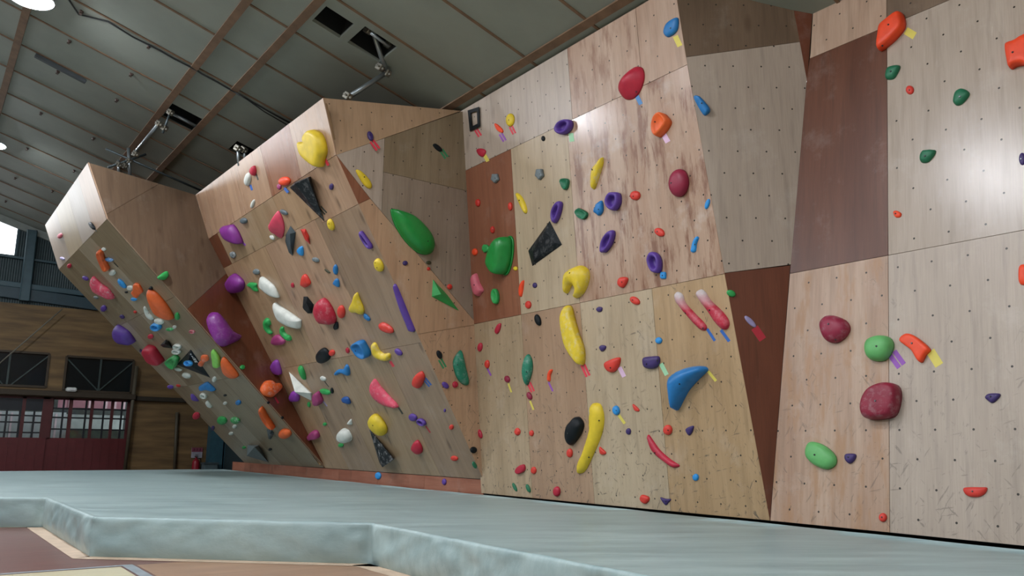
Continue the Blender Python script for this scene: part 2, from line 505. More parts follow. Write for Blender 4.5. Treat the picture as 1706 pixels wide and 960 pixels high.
pW = U('W', [(1345, 135), (1355, 6), (1366, -60), (1300, -60), (1319, 0)])
section('dark brown filler wedge above the angled return', 'W', pW, [(pW, ply('wedge', seed=94, dots=False))])
# ---- slab
kr = dict(dots=True, du=0., dv=.86, scuff=.42, chalk=.22)
rz = lambda z: vz('R', z)
def RY(y): return R.uv(V((0, y, 0)))[0]
eR = U('R', [(1283, 868), (1316, 455), (1344, 130), (1350, 90), (1355, 8)])
k = (rz(6.0)-eR[3][1])/(eR[4][1]-eR[3][1])
eR[4] = ext(eR[3], eR[4], k)
polyR = [(RY(.3), 0)]+eR+[(RY(.3), rz(6.0))]
cR = []
def cellR(y0, y1, z0, z1, m):
    a, b = sorted((RY(y0), RY(y1)))
    c = polyR
    for q in ((-1, 0, -a), (1, 0, b), (0, -1, -rz(z0)), (0, 1, rz(z1))): c = clip(c, *q)
    cR.append((c, m))
cellR(5.5, 3.77, .2, 2.77, ply('rosy', seed=101, streak='a8805f', **kr))
cellR(5.5, 3.77, 2.77, 5.14, ply('redgloss', seed=102, dots=False, rough=.33))
cellR(5.5, 3.77, 5.14, 7, ply('rosy', seed=103, dots=True, du=0., dv=.86))
cellR(3.77, 1.3, .2, 2.77, ply('greypale', seed=104, **kr))
cellR(3.77, 1.3, 2.77, 5.14, ply('greypale', seed=105, dots=True, du=0., dv=.86, rough=.26, chalk=.2))
cellR(3.77, 1.3, 5.14, 7, ply('brown', seed=106, dots=True, du=0., dv=.86))
cellR(1.3, -1, .2, 2.77, ply('pale', seed=107, **kr))
cellR(1.3, -1, 2.77, 5.14, ply('rosy', seed=108, **kr))
cellR(1.3, -1, 5.14, 7, ply('greypale', seed=109, **kr))
section('tall right slab', 'R', polyR, cR)
# ---- kick board
pk = [(F['K'].uv(V((X0, y, z)))) for y, z in ((9.75, .30), (20.9, .30), (20.9, .55), (9.75, .55))]
us = sorted(F['K'].uv(V((X0, y, 0)))[0] for y in (11.4, 13.0, 14.6, 16.2, 18.0, 19.4))
section('low kick board under the overhangs', 'K', pk, grid(pk, us, (), lambda i, j: ply('kick', seed=110+i, dots=False, horiz=True, knots=.6)))
# ---- plain cheek closing the far end of the left overhang
F['E'] = Facet((0, 1, 0), (2.3, 20.0, 2.5), (1, 0, 0), '')
F['E'].n = V((0, 1, 0)); F['E'].e1 = V((1, 0, 0)); F['E'].e2 = V((0, 0, 1))
pe = [F['E'].uv(V((x, 20, z))) for x, z in ((X0, .56), (2.33, 4.7), (1.97, 5.62), (X0, 5.62))]
section('far cheek of the left overhang', 'E', pe, [(pe, ply('buff', seed=120, dots=False))])
# ================================================================ room shell
YB = 27.2
TAN = math.tan(ROOF)
RG = -13.
def roofz(x): return 6.05+TAN*(6.15-x)
def BW(x, y, d=0.): return ony((x, y), YB-d)
# ceiling: painted boards with two openings cut for the scaffold
CE = Facet((-math.sin(ROOF), 0, -math.cos(ROOF)), (6.15, 0, 6.05), (0, 1, 0))
def CU(p): return CE.uv(CE.px(p))
def cu(x, y): return CE.uv(V((x, y, roofz(x))))
k = NT('ceiling_board')
o = k.n('ShaderNodeTexCoord').outputs['Object']
n1 = k.noise(o, .9, 5)
n2 = k.noise(o, 14, 3)
c = k.mix(k.ramp(n1, .3, .72), lin('80867e'), lin('91968d'))
c = k.mix(k.math('MULTIPLY', k.ramp(n1, .62, .78), .25), c, lin('6b6a5c'))
k.l(c, k.b.inputs['Base Color'])
k.b.inputs['Roughness'].default_value = .6
k.bump(n2, .05)
CEIL = k.m
BATT = plain('batten_wood', '745a45', .7, var=.2)
DARKV = plain('void_shade', '14181a', .9)
holes_px = [((543, 10), (591, 41), (565, 63), (520, 35)), ((608, 46), (663, 77), (632, 104), (577, 70)), ((288, 173), (338, 199), (318, 221), (269, 194)), ((396, 235), (427, 252), (411, 266), (379, 249))]
hrect = []
for q in holes_px:
    pts = [CU(p) for p in q]
    us_, vs_ = sorted(p[0] for p in pts), sorted(p[1] for p in pts)
    hrect.append(((us_[0]+us_[1])/2, (us_[2]+us_[3])/2, (vs_[0]+vs_[1])/2, (vs_[2]+vs_[3])/2))
def holed(us, vs, rects, fn):
    us = sorted(set(us+[a for r in rects for a in r[:2]]))
    vs = sorted(set(vs+[a for r in rects for a in r[2:]]))
    for a, b in zip(us, us[1:]):
        for c_, d in zip(vs, vs[1:]):
            if any(r[0]-1e-4 <= a and b <= r[1]+1e-4 and r[2]-1e-4 <= c_ and d <= r[3]+1e-4 for r in rects): continue
            fn(a, b, c_, d)
bm = bmesh.new()
u0, u1 = sorted((cu(0, -8)[0], cu(0, YB)[0]))
v0, v1 = sorted((cu(8.2, 0)[1], cu(RG-1, 0)[1]))
def cbox(a, b, c_, d, h0=-.05, h1=0):
    vs_ = box(bm, (a, c_, h0), (b, d, h1))
    for v in vs_: v.co = CE.pt(v.co.x, v.co.y, v.co.z)
holed([u0, u1], [v0, v1], hrect, cbox)
for r in hrect:   # near-black boxes stand in for the shaded roof space above each opening
    a, b, c_, d = r
    for q in ((a-.03, a, c_, d), (b, b+.03, c_, d), (a-.03, b+.03, c_-.03, c_), (a-.03, b+.03, d, d+.03)): cbox(*q, h0=-.5, h1=-.05)
    cbox(a-.03, b+.03, c_-.03, d+.03, h0=-.53, h1=-.5)
nf0 = len(bm.faces)
bm.faces.ensure_lookup_table()
for fc in bm.faces:
    z = sum((CE.uv(v.co)[1]*0+(v.co-CE.p0).dot(CE.n)) for v in fc.verts)/len(fc.verts)
    if z < -.06: fc.material_index = 1
ceil = link('ceiling', bm, [CEIL, DARKV])
tag(ceil, 'sloping boarded ceiling with brown battens', kind='structure')
def batten(a, b, w, t, nm='ceiling_batten'):
    bm2 = bmesh.new()
    bar(bm2, a+CE.n*(t/2+.001), b+CE.n*(t/2+.001), w, t, CE.n)
    return tag(link(nm, bm2, BATT, ceil), kind='structure')
def CP(x, y): return V((x, y, roofz(x)))
for x in (.72, 3.04, 3.70, 6.05, -1.6, -3.9, -6.2, -8.5, -10.8): batten(CP(x, -7.9), CP(x, YB-.05), .115, .028)
y = 6.74-1.22*8
xs = [7.9, 6.05, 3.70, 3.04, .72, -1.6, -3.9, -6.2, -8.5, -10.8, -13.8]
while y < YB-.1:
    for xa, xb in zip(xs, xs[1:]): batten(CP(xa-.06, y), CP(xb+.06, y), .038, .014)
    y += 1.22
STEEL0 = plain('window_steel', '4c5a5e', .5)
# back wall (gable): corrugated steel above, plywood below
k = NT('corrugated_steel')
o = k.n('ShaderNodeTexCoord').outputs['Object']
wv = k.n('ShaderNodeTexWave', wave_type='BANDS', bands_direction='X')
wv.inputs['Scale'].default_value = 5
k.l(o, wv.inputs['Vector'])
k.l(k.mix(wv.outputs['Color'], lin('263539'), lin('37484c')), k.b.inputs['Base Color'])
k.b.inputs['Roughness'].default_value = .6
k.bump(wv.outputs['Fac'], .5, .03)
CORR = k.m
k = NT('gable_plywood')
o = k.n('ShaderNodeTexCoord').outputs['Object']
nn = k.noise(k.mapping(o, (.35, 1, 3)), 1.8, 5)
n3 = k.noise(o, .8, 3)
c = k.mix(k.ramp(nn, .35, .7), lin('5a472d'), lin('826841'))
c = k.mix(k.math('MULTIPLY', k.ramp(n3, .55, .7), .4), c, lin('664729'))
k.l(c, k.b.inputs['Base Color'])
k.b.inputs['Roughness'].default_value = .65
GPLY = k.m
STEEL = plain('teal_painted_steel', '38515a', .5)
zA = BW(75, 510).z
xw, zw0 = BW(31, 400).x, BW(20, 426).z
bm = bmesh.new()
win2 = (BW(-40, 600).x, BW(80, 610).x, BW(40, 643.5).z, BW(40, 587).z)
win3 = (BW(109.5, 610).x, BW(221, 620).x, BW(165, 653).z, BW(165, 597).z)
door = (BW(-70, 700).x, BW(216, 700).x, 0., BW(110, 663).z)
def wbox(a, b, c_, d): box(bm, (a, YB, c_), (b, YB+.1, d))
holed([-14, 8.4], [0, zA], [win2, win3, door], wbox)
tag(link('wall_back', bm, GPLY), 'olive brown plywood lower gable wall', kind='structure')
bm = bmesh.new()
for pts in ([(-14, zA), (8.4, zA), (8.4, zw0), (-14, zw0)], [(xw, zw0), (8.4, zw0), (8.4, roofz(8.4)), (xw, roofz(xw))]):
    a = [bm.verts.new((x, YB, z)) for x, z in pts]
    b = [bm.verts.new((x, YB+.08, z)) for x, z in pts]
    bm.faces.new(a); bm.faces.new(b[::-1])
    for i in range(4): bm.faces.new((a[i], b[i], b[(i+1) % 4], a[(i+1) % 4]))
bmesh.ops.recalc_face_normals(bm, faces=bm.faces)
tag(link('wall_back', bm, CORR), 'dark corrugated steel upper gable wall', kind='structure')
bm = bmesh.new()
box(bm, (8.3, -8, 0), (8.4, YB, roofz(8.3)))
tag(link('wall_right', bm, CORR), 'corrugated steel side wall behind the climbing wall', kind='structure')
bm = bmesh.new()
LW = (-5.5, 19.5, 7.0, 11.2)  # unseen window opening, shaped and raised to steer daylight onto the mat
holed([-8, YB], [0, roofz(-14)], [LW], lambda a, b, c_, d: box(bm, (-14.1, a, c_), (-14, b, d)))
tag(link('wall_left', bm, CORR), 'corrugated steel side wall across the hall', kind='structure')
bm = bmesh.new()
for y_ in [LW[0]+2.5*i for i in range(11)]: box(bm, (-14.08, y_-.05, LW[2]), (-13.98, y_+.05, LW[3]))
for z_ in (LW[2], 9.1, LW[3]): box(bm, (-14.08, LW[0], z_-.05), (-13.98, LW[1], z_+.05))
tag(link('unseen_window', bm, STEEL0), 'long unseen side window of the hall, set high for steeper daylight', kind='structure')
bm = bmesh.new()
pts_ = [(-14, 0), (8.3, 0), (8.3, roofz(8.3)), (-14, roofz(-14))]
a = [bm.verts.new((x, -8, z)) for x, z in pts_]
b = [bm.verts.new((x, -8.1, z)) for x, z in pts_]
bm.faces.new(a); bm.faces.new(b[::-1])
for i in range(4): bm.faces.new((a[i], b[i], b[(i+1) % 4], a[(i+1) % 4]))
bmesh.ops.recalc_face_normals(bm, faces=bm.faces)
tag(link('wall_front', bm, plain('front_wall_boards', '8d8678', .7)), 'plain boarded front wall of the hall', kind='structure')
# glass
k = NT('clear_glass')
tr = k.n('ShaderNodeBsdfTransparent')
gl = k.n('ShaderNodeBsdfGlossy')
gl.inputs['Roughness'].default_value = .05
mx_ = k.n('ShaderNodeMixShader')
mx_.inputs[0].default_value = .08
k.l(tr.outputs[0], mx_.inputs[1]); k.l(gl.outputs[0], mx_.inputs[2])
k.l(mx_.outputs[0], k.t.nodes['Material Output'].inputs[0])
GLASS = k.m
DGLASS = plain('dark_window_glass', '131c1f', .15)
# high window band under the roof slope
bm = bmesh.new()
a = [(-13.9, zw0), (xw, zw0), (xw, roofz(xw)-.18), (-13.9, roofz(-13.9)-.18)]
bm.faces.new([bm.verts.new((x, YB+.03, z)) for x, z in a])
w1 = tag(link('window_1', bm, GLASS), 'bright high gable window under the sloping ceiling', kind='structure')
bm = bmesh.new()
for x in (xw-.03, -.6, -3.2, -5.8, -8.4, -11): box(bm, (x-.03, YB-.02, zw0), (x+.03, YB+.06, roofz(x)-.05))
box(bm, (-13.9, YB-.02, zw0-.05), (xw, YB+.06, zw0+.02))
tag(link('window_frame', bm, STEEL, w1), kind='structure')
bm = bmesh.new()
bar(bm, V((xw+1.1, YB-.04, roofz(xw+1.1)-.1)), V((-13.9, YB-.04, roofz(-13.9)-.1)), .1, .2)
tag(link('trim_1', bm, plain('pale_fascia', '8d9490', .6)), 'pale fascia board where ceiling meets gable', kind='structure')
# steel columns and rails on the gable
def wall_bar(name, label, p, q, w, t, m=STEEL, cat='steel beam', d=.1):
    bm2 = bmesh.new()
    bar(bm2, BW(*p, d), BW(*q, d), w, t, V((0, 0, 1)) if abs(BW(*p).x-BW(*q).x) > abs(BW(*p).z-BW(*q).z) else V((0, 1, 0)))
    bmesh.ops.bevel(bm2, geom=bm2.edges[:], offset=min(w, t)*.12, segments=1, affect='EDGES')
    return tag(link(name, bm2, m), label, cat)
wall_bar('steel_column', 'teal steel column standing against the dark corrugated gable, right of the bright window', (53, 386), (40, 500), .22, .24)
wall_bar('steel_rail', 'thin teal steel rail across the gable level with the window sill', (-60, 417), (160, 448), .1, .07, d=.06)
wall_bar('steel_beam', 'deep teal steel beam low on the corrugated gable', (-60, 464), (160, 492), .12, .16, d=.08)
wall_bar('steel_beam', 'broad teal steel sill beam just above the plywood gable boards', (-60, 476), (175, 510), .1, .34, m=plain('dark_teal_steel', '263d47', .5), d=.07)
LINT = plain('lintel_timber', '382f22', .7)
wall_bar('timber_lintel', 'dark timber lintel above the red sliding doors', (-60, 650), (226, 662), .2, .17, m=LINT, cat='lintel', d=.12)
wall_bar('timber_lintel', 'short dark timber beam on the gable right of the red doors', (226, 664), (420, 672), .12, .14, m=plain('dark_timber', '2a2419', .7), cat='lintel', d=.06)
# dark braced windows
def braced(name, r, label, order):
    bm2 = bmesh.new()
    box(bm2, (r[0], YB+.04, r[2]), (r[1], YB+.06, r[3]))
    w = tag(link(name, bm2, DGLASS), label, kind='structure')
    bm2 = bmesh.new()
    for a_, b_ in (((r[0], r[2]), (r[0], r[3])), ((r[1], r[2]), (r[1], r[3])), ((r[0], r[2]), (r[1], r[2])), ((r[0], r[3]), (r[1], r[3]))):
        bar(bm2, V((a_[0], YB-.01, a_[1])), V((b_[0], YB-.01, b_[1])), .06, .06, V((0, 1, 0)))
    tag(link('window_frame', bm2, plain('window_frame_wood', '3a2f20', .6), w), kind='structure')
    bm2 = bmesh.new()
    xm = order
    bar(bm2, V((xm, YB+.01, r[2])), V((xm, YB+.01, r[3])), .05, .04, V((0, 1, 0)))
    for xe in (r[0], r[1]):
        if name == 'window_2': bar(bm2, V((xm+.1, YB+.02, r[2]+.02)) if xe == r[1] else V((xm-.1, YB+.02, r[2]+.02)), V((xe, YB+.02, r[3]-.05)), .035, .03, V((0, 1, 0)))
        else: bar(bm2, V((xm, YB+.02, r[2]+.02)), V((xe, YB+.02, r[3]-.05)), .035, .03, V((0, 1, 0)))
    tag(link('window_brace', bm2, plain('brace_grey', '33413f', .6), w), kind='structure')
braced('window_2', win2, 'dark braced window over the left end of the lintel', BW(15, 610).x)
braced('window_3', win3, 'dark braced window beside the left overhang', BW(167, 620).x)
# red sliding doors
REDD = plain('red_painted_door', '561c1f', .5)
REDS = plain('red_painted_frame', '4c1e1f', .5)
MUNT = plain('dark_muntin', '12181f', .5)
zp = BW(110, 730).z
def leaf(name, label, x0, x1, stiles, mv, mh, y):
    bm2 = bmesh.new()
    box(bm2, (x0, y-.03, 0), (x1, y+.03, zp))
    xx = x0+.1
    while xx < x1-.05:
        box(bm2, (xx-.012, y-.042, .05), (xx+.012, y-.03, zp-.08))
        xx += .23
    d = tag(link(name, bm2, REDD), label, kind='structure')
    bm2 = bmesh.new()
    for s, w in stiles: box(bm2, (s-w/2, y-.035, zp), (s+w/2, y+.035, door[3]))
    box(bm2, (x0, y-.035, door[3]-.06), (x1, y+.035, door[3]))
    tag(link('door_stile', bm2, REDS, d), kind='structure')
    bm2 = bmesh.new()
    for s in mv: box(bm2, (s-.025, y-.02, zp), (s+.025, y+.02, door[3]-.05))
    for z in mh: box(bm2, (x0, y-.015, z-.022), (x1, y+.015, z+.022))
    tag(link('door_muntin', bm2, MUNT, d), kind='structure')
    if name == 'door_1':
        bm2 = bmesh.new()
        box(bm2, (x0, y-.025, pz(684, 50)), (x1, y+.025, door[3]-.06))
        tag(link('door_panel', bm2, MUNT, d), kind='structure')
    bm2 = bmesh.new()
    bm2.faces.new([bm2.verts.new(p) for p in ((x0, y+.005, zp), (x1, y+.005, zp), (x1, y+.005, door[3]), (x0, y+.005, door[3]))])
    tag(link('door_glass', bm2, GLASS, d), kind='structure')
px = lambda x: BW(x, 700).x
pz = lambda y, x=100: BW(x, y).z
leaf('door_1', 'left red sliding door with glazed upper part', px(-70), px(80), [(px(37), .09), (px(77), .26), (px(-20), .09)], [px(56), px(32), px(10)], [pz(694), pz(704, 50), pz(721, 50)], YB+.02)
leaf('door_2', 'right red sliding door with glazed upper part', px(80), px(215), [(px(84), .1), (px(116), .1), (px(152), .08), (px(186), .08), (px(213), .1)], [px(104), px(142), px(172), px(202)], [pz(682, 150), pz(697, 150), pz(716, 150)], YB+.07)
# outside seen through the glazed doors
OY = 33.0
def OW(x, y): return ony((x, y), OY)
bm = bmesh.new()
a, b = OW(-60, 683), OW(105, 740)
box(bm, (a.x, OY, 0), (b.x, OY+2, a.z))
sh = tag(link('outbuilding', bm, plain('pale_cladding', '7f898b', .6)), 'pale clad outbuilding outside, seen through the left red door', 'building')
prib = plain('pinkish_rib', '9c9096', .6)
for i in range(9):
    bm = bmesh.new()
    box(bm, (a.x+(b.x-a.x)*i/9, OY-.03, .1), (a.x+(b.x-a.x)*i/9+.06, OY, a.z-.05))
    link('cladding_rib', bm, prib, sh)
bm = bmesh.new()
a, b = OW(112, 690), OW(206, 716)
box(bm, (a.x, OY+.2, 0), (b.x, OY+2, a.z))
sh = tag(link('outbuilding', bm, plain('grey_cladding', '7f8b8a', .6)), 'grey outbuilding with a dusky pink roof outside, seen through the right red door', 'building')
bm = bmesh.new()
c0, c1 = OW(112, 666), OW(208, 682)
box(bm, (c0.x, OY, c1.z), (c1.x, OY+2.2, c0.z+.2))
link('roof', bm, plain('pink_roof', '6b4650', .6), sh)
bm = bmesh.new()
rib_m = plain('pale_rib', '8f7c82', .6)
for i in (0, 36, 66, 82, 98):
    bm = bmesh.new()
    q = OW(114+i*.93, 675)
    box(bm, (q.x, OY-.04, c1.z), (q.x+.07, OY, c0.z+.1))
    link('roof_rib', bm, rib_m, sh)
bm = bmesh.new()
a, b = OW(111, 716), OW(207, 730)
box(bm, (a.x, OY-.3, 0), (b.x, OY-.1, a.z))
tag(link('hedge', bm, plain('dark_hedge', '1d2a22', .9, var=.5)), 'low dark hedge in front of the grey outbuilding', 'hedge')
bm = bmesh.new()
box(bm, (-16, 36, 0), (12, 36.3, 5.6))
tag(link('hedge', bm, plain('dark_trees', '141d1c', .95, var=.5)), 'tall dark hedge behind the outbuildings', 'hedge')
bm = bmesh.new()
box(bm, (-14, YB+.3, door[3]-.02+.3), (8, YB+5, door[3]+.5))
tag(link('entrance_canopy', bm, plain('canopy_dark', '20262a', .8)), 'dark entrance canopy over the red doors outside', 'canopy')
bm = bmesh.new()
box(bm, (-16, YB+.11, -.06), (12, 36, -.01))
tag(link('ground', bm, plain('asphalt', '4a4d4d', .9)), 'grey yard outside the red doors', kind='structure')
# poles, sign, extinguisher, boxes against the gable
def pole(name, label, p, q, r, m, cat='pole', d=.15):
    bm2 = bmesh.new()
    a_, b_ = BW(*p, d), BW(*q, d)
    if b_.z < .5: b_ = a_+(b_-a_)*(a_.z/(a_.z-b_.z)) if b_.z < 0 else b_
    tube(bm2, [a_, a_+(b_-a_)*.5, b_], r, 8)
    return tag(link(name, bm2, m, smooth=True), label, cat)
PW = plain('grey_brown_pole', '4b4536', .6)
pole('timber_pole', 'leaning grey brown pole at the right edge of the red doors', (228, 610), (206, 800), .055, PW)
pole('timber_pole', 'thin upright batten on the plywood right of the leaning pole', (295, 687), (290, 800), .05, PW, d=.06)
pole('guy_rope', 'thin pale rope slanting across the plywood gable', (104, 515), (-6, 610), .018, plain('pale_rope', '6f6c60', .8), 'rope', d=.3)
bm = bmesh.new()
for a, b, d0 in ((342, 364, .02), (367, 388, -.02)):
    p, q = BW(a, 770), BW(b, 770)
    box(bm, (p.x, YB-.35-d0, 0), (q.x, YB-.02, BW(350, 640).z))
tag(link('steel_column', bm, plain('blue_green_steel', '2f5562', .5)), 'pair of blue green steel columns behind the foot of the left overhang', 'steel column')
a, b = BW(319.5, 746), BW(336, 763)
sg = bmesh.new()
box(sg, (a.x, YB-.03, b.z), (b.x, YB-.005, a.z))
sg = tag(link('sign_board', sg, plain('sign_white', 'a5a5ae', .5)), 'small white and red notice above the fire extinguisher', 'sign')
bm = bmesh.new()
box(bm, (a.x, YB-.036, a.z-(a.z-b.z)*.42), (b.x, YB-.03, a.z))
link('red_band', bm, plain('sign_pink_red', '7d3d50', .5), sg)
bm = bmesh.new()
w = (b.x-a.x)
h = (a.z-b.z)*.42
dkl = plain('sign_dark_letters', '2a1020', .6)
for cx in (.22, .5, .78):   # three dark characters, too small to read
    bm = bmesh.new()
    X, Z = a.x+w*cx, a.z-h*.5
    for (x0, x1, z0, z1) in ((-.07, .07, .2, .28), (-.07, .07, -.05, .03), (-.012, .012, -.3, .3), (-.07, -.05, -.3, .05), (.05, .07, -.3, .05)):
        box(bm, (X+x0*w, YB-.04, Z+z0*h), (X+x1*w, YB-.036, Z+z1*h))
    link('character', bm, dkl, sg)
bm = bmesh.new()
for r in (.5, .62, .74, .86): box(bm, (a.x+w*.1, YB-.033, a.z-(a.z-b.z)*(r+.03)), (a.x+w*.9, YB-.03, a.z-(a.z-b.z)*r))
link('lettering', bm, plain('sign_grey_lines', '6d7080', .6), sg)
e = BW(326, 777, .25)
ex = empty('fire_extinguisher', (e.x, e.y, 0))
tag(ex, 'red fire extinguisher standing under the small notice on the gable', 'fire extinguisher')
bm = bmesh.new()
s = e.z+.28
lathe(bm, [(.11, .0), (.115, .03), (.115, s-.17), (.10, s-.11), (.05, s-.06), (.035, s-.05), (.035, s)], 20)
link('cylinder', bm, plain('extinguisher_red', '8e1c2c', .35), ex, smooth=True)
bm = bmesh.new()
box(bm, (-.03, -.10, s), (.03, .10, s+.03)); box(bm, (-.02, -.12, s+.05), (.02, .06, s+.07))
link('handle', bm, plain('handle_black', '1b1b1b', .5), ex)
bm = bmesh.new()
tube(bm, [V((0, -.05, s-.02)), V((.1, -.12, s-.06)), V((.14, -.1, s-.25)), V((.13, -.06, .12))], .014, 8)
link('hose', bm, plain('hose_black', '15181a', .5), ex, smooth=True)
a, b = BW(337, 773, .5), BW(358, 790, .5)
bm = bmesh.new()
box(bm, (a.x, YB-.75, 0), (b.x, YB-.4, a.z))
bmesh.ops.bevel(bm, geom=bm.edges[:], offset=.02, segments=2, affect='EDGES')
bn = tag(link('storage_bin', bm, plain('grey_bin', '53666a', .6)), 'grey storage bin beside the fire extinguisher', 'bin')
bm = bmesh.new()
box(bm, (a.x-.02, YB-.77, a.z-.01), (b.x+.02, YB-.38, a.z+.04))
link('lid', bm, plain('bin_lid', '3d4c50', .6), bn)
a, b = BW(111, 645.5, .22), BW(127, 653, .22)
bm = bmesh.new()
box(bm, (a.x, YB-.28, b.z), (b.x, YB-.02, a.z))
bmesh.ops.bevel(bm, geom=bm.edges[:], offset=.02, segments=2, affect='EDGES')
el = tag(link('emergency_light', bm, plain('light_housing', 'cfd6d2', .5)), 'small white emergency light box on the lintel above the red doors', 'light')
bm = bmesh.new()
box(bm, (a.x+.03, YB-.29, b.z+.03), (b.x-.03, YB-.28, a.z-.03))
link('diffuser', bm, plain('light_diffuser', 'e2e6e4', .3), el)

# ---------------------------------------------------------------- floor
bm = bmesh.new()
def fpoly(pts, mi, z=0.):
    fc = bm.faces.new([bm.verts.new((x, y, z)) for x, y in pts])
    fc.material_index = mi
    if fc.normal.z < 0: fc.normal_flip()
def floorwood(name, a, b, s, rough=.3):
    k = NT(name)
    o = k.n('ShaderNodeTexCoord').outputs['Object']
    nn = k.noise(k.mapping(o, (.5, 9, 1)), 2.2, 4)
    n2 = k.noise(o, 1.1, 3)
    br = k.n('ShaderNodeTexBrick')
    br.inputs['Scale'].default_value = 1
    br.inputs['Brick Width'].default_value = 1.6
    br.inputs['Row Height'].default_value = .085
    br.inputs['Mortar Size'].default_value = .0025
    br.inputs['Color1'].default_value = (1, 1, 1, 1); br.inputs['Color2'].default_value = (.86, .86, .86, 1); br.inputs['Mortar'].default_value = (.45, .45, .45, 1)
    k.l(o, br.inputs['Vector'])
    c = k.mix(k.ramp(nn, .3, .7), lin(a), lin(b))
    c = k.mix(k.math('MULTIPLY', k.ramp(n2, .5, .7), .35), c, lin(s))
    m = k.n('ShaderNodeMix', data_type='RGBA', blend_type='MULTIPLY')
    m.inputs[0].default_value = .6
    k.l(c, m.inputs[6]); k.l(br.outputs[0], m.inputs[7])
    k.l(m.outputs[2], k.b.inputs['Base Color'])
    k.b.inputs['Roughness'].default_value = rough
    return k.m
FL = [floorwood('floor_red_boards', '6d4a44', '80584f', '733c36'), floorwood('floor_tan_boards', '9a7258', 'b18a6c', '8a624a'),
      floorwood('floor_cream_paint', 'cdc2a0', 'd8cfae', 'c2b48c'), plain('floor_grey_line', '8c949a', .4), plain('floor_beige_tape', 'c3ab93', .6)]
fpoly([(-16, -9), (8.4, -9), (8.4, YB+.1), (-16, YB+.1)], 0)
Cc, Cr = onz((205, 944.5), 0), onz((238, 960), 0)
fpoly([(-9, Cc.y+.25), (Cc.x-.02, Cc.y), (Cc.x-.02, -7), (-9, -7)], 2, .0015)
fpoly([(Cc.x, Cc.y+.03), (Cc.x+.09, Cc.y+.03), (Cc.x+.09, -7), (Cc.x, -7)], 3, .0025)
fpoly([(-9, Cc.y+.33), (Cc.x+.09, Cc.y+.09), (Cc.x+.09, Cc.y+.03), (-9, Cc.y+.27)], 3, .0025)
fpoly([(1.72, 7.75), (4, 7.75), (4, -7), (1.72, -7)], 1, .001)
fpoly([(1.30, 11.82), (1.5, 11.82), (1.56, 8.55), (1.33, 8.45)], 4, .003)
fpoly([(1.33, 8.45), (1.56, 8.62), (3.45, 6.78), (3.45, 6.52)], 4, .003)
fpoly([(3.25, 6.75), (3.42, 6.75), (3.42, -3), (3.25, -3)], 4, .003)
fpoly([(1.5, 11.72), (1.5, 11.58), (-4.5, 14.25), (-4.5, 14.4)], 4, .003)
tag(link('floor', bm, FL), 'boarded sports hall floor with painted zones', kind='structure')

# ---------------------------------------------------------------- crash mat
path = [V((-4.5, 14.4, 0)), V((.99, 11.86, 0)), V((1.47, 11.62, 0)), V((1.48, 8.52, 0)), V((3.42, 6.74, 0)), V((3.36, 3.65, 0)), V((3.36, -3, 0))]
pts = []
corner = []
s_acc = 0
for a, b in zip(path, path[1:]):
    L = (b-a).length
    nseg = max(2, int(L/.028))
    for i in range(nseg):
        pts.append((a+(b-a)*(i/nseg), a, b, s_acc+L*i/nseg, min(L*i/nseg, L-L*i/nseg)))
    s_acc += L
pts.append((path[-1], path[-2], path[-1], s_acc, 0))
bm = bmesh.new()
prof = [(.00, 0), (.012, .03), (.02, .08), (.022, .13), (.022, .18), (.02, .23), (.018, .27), (.017, .305), (.016, .33), (.006, .349), (-.012, .353), (-.03, .347), (-.07, .35), (-.13, .35)]
rows_ = []
for i, (p, a, b, s, dc) in enumerate(pts):
    d = V((0, 0, 0))
    for q_ in range(-7, 8):
        j0 = max(0, min(len(pts)-2, i+q_))
        d += (pts[j0+1][0]-pts[j0][0]).normalized()*(8-abs(q_))
    d.normalize()
    out = V((d.y, -d.x, 0))
    row = []
    for (off, z) in prof:
        t = max(0, 1-(abs(z-.17)/.18)**2)
        w = (noise.noise(V((s*2.4, z*2.2+s*.9, 3.1)))*.02+noise.noise(V((s*5+z*9, z*3.5, 9.7)))*.010+(.5-abs(noise.noise(V((s*3.0-z*7, z*2, 5.7)))))*.034-.008+(.4-abs(noise.noise(V((s*2.2+z*6, z*1.5, 15.7)))))*.026)*max(.06, t)
        cr = .03*math.exp(-(dc/.06)**2)*max(0, t)
        z2 = z+(.006*noise.noise(V((s*3, 1, 1)))+.004*noise.noise(V((s*11, 2, 1))) if z > .3 else 0)
        row.append(bm.verts.new((p.x+out.x*(off+w-cr), p.y+out.y*(off+w-cr), z2)))
    rows_.append(row)
for r1, r2 in zip(rows_, rows_[1:]):
    for j in range(len(prof)-1): bm.faces.new((r1[j], r2[j], r2[j+1], r1[j+1]))
MX = 6.615
inner = [r[-1].co.copy() for r in rows_]
# back edge along the wall
back = []
yy = 21.45
while yy > -3: 
    back.append(V((MX+.012*noise.noise(V((yy*1.7, 0, 0))), yy, .345+.010*noise.noise(V((yy*.9, 3, 0)))-.012*max(0, (7-yy)/5))))
    yy -= .15
far = [V((-4.5, 21.5, .35)), V((1, 21.5, .35)), V((4, 21.48, .352)), V((5.6, 21.45, .352))]
outline = inner+[V((MX-.2, -3, .33))]+[b_ for b_ in back[::-1]]+far[::-1]
nv_ = len(outline)
extra = []
for i in range(36):
    for j in range(76):
        q = V((-4.3+i*.31, -2.8+j*.322, 0))
        extra.append(q)
from mathutils.geometry import intersect_point_tri_2d
def inside(q, poly):
    c_ = False
    for i in range(len(poly)):
        a, b = poly[i], poly[i-1]
        if (a.y > q.y) != (b.y > q.y) and q.x < (b.x-a.x)*(q.y-a.y)/(b.y-a.y)+a.x: c_ = not c_
    return c_
ex2 = []
for q in extra:
    if inside(q, outline) and all((q.xy-o_.xy).length > .09 for o_ in outline[::2]): ex2.append(q)
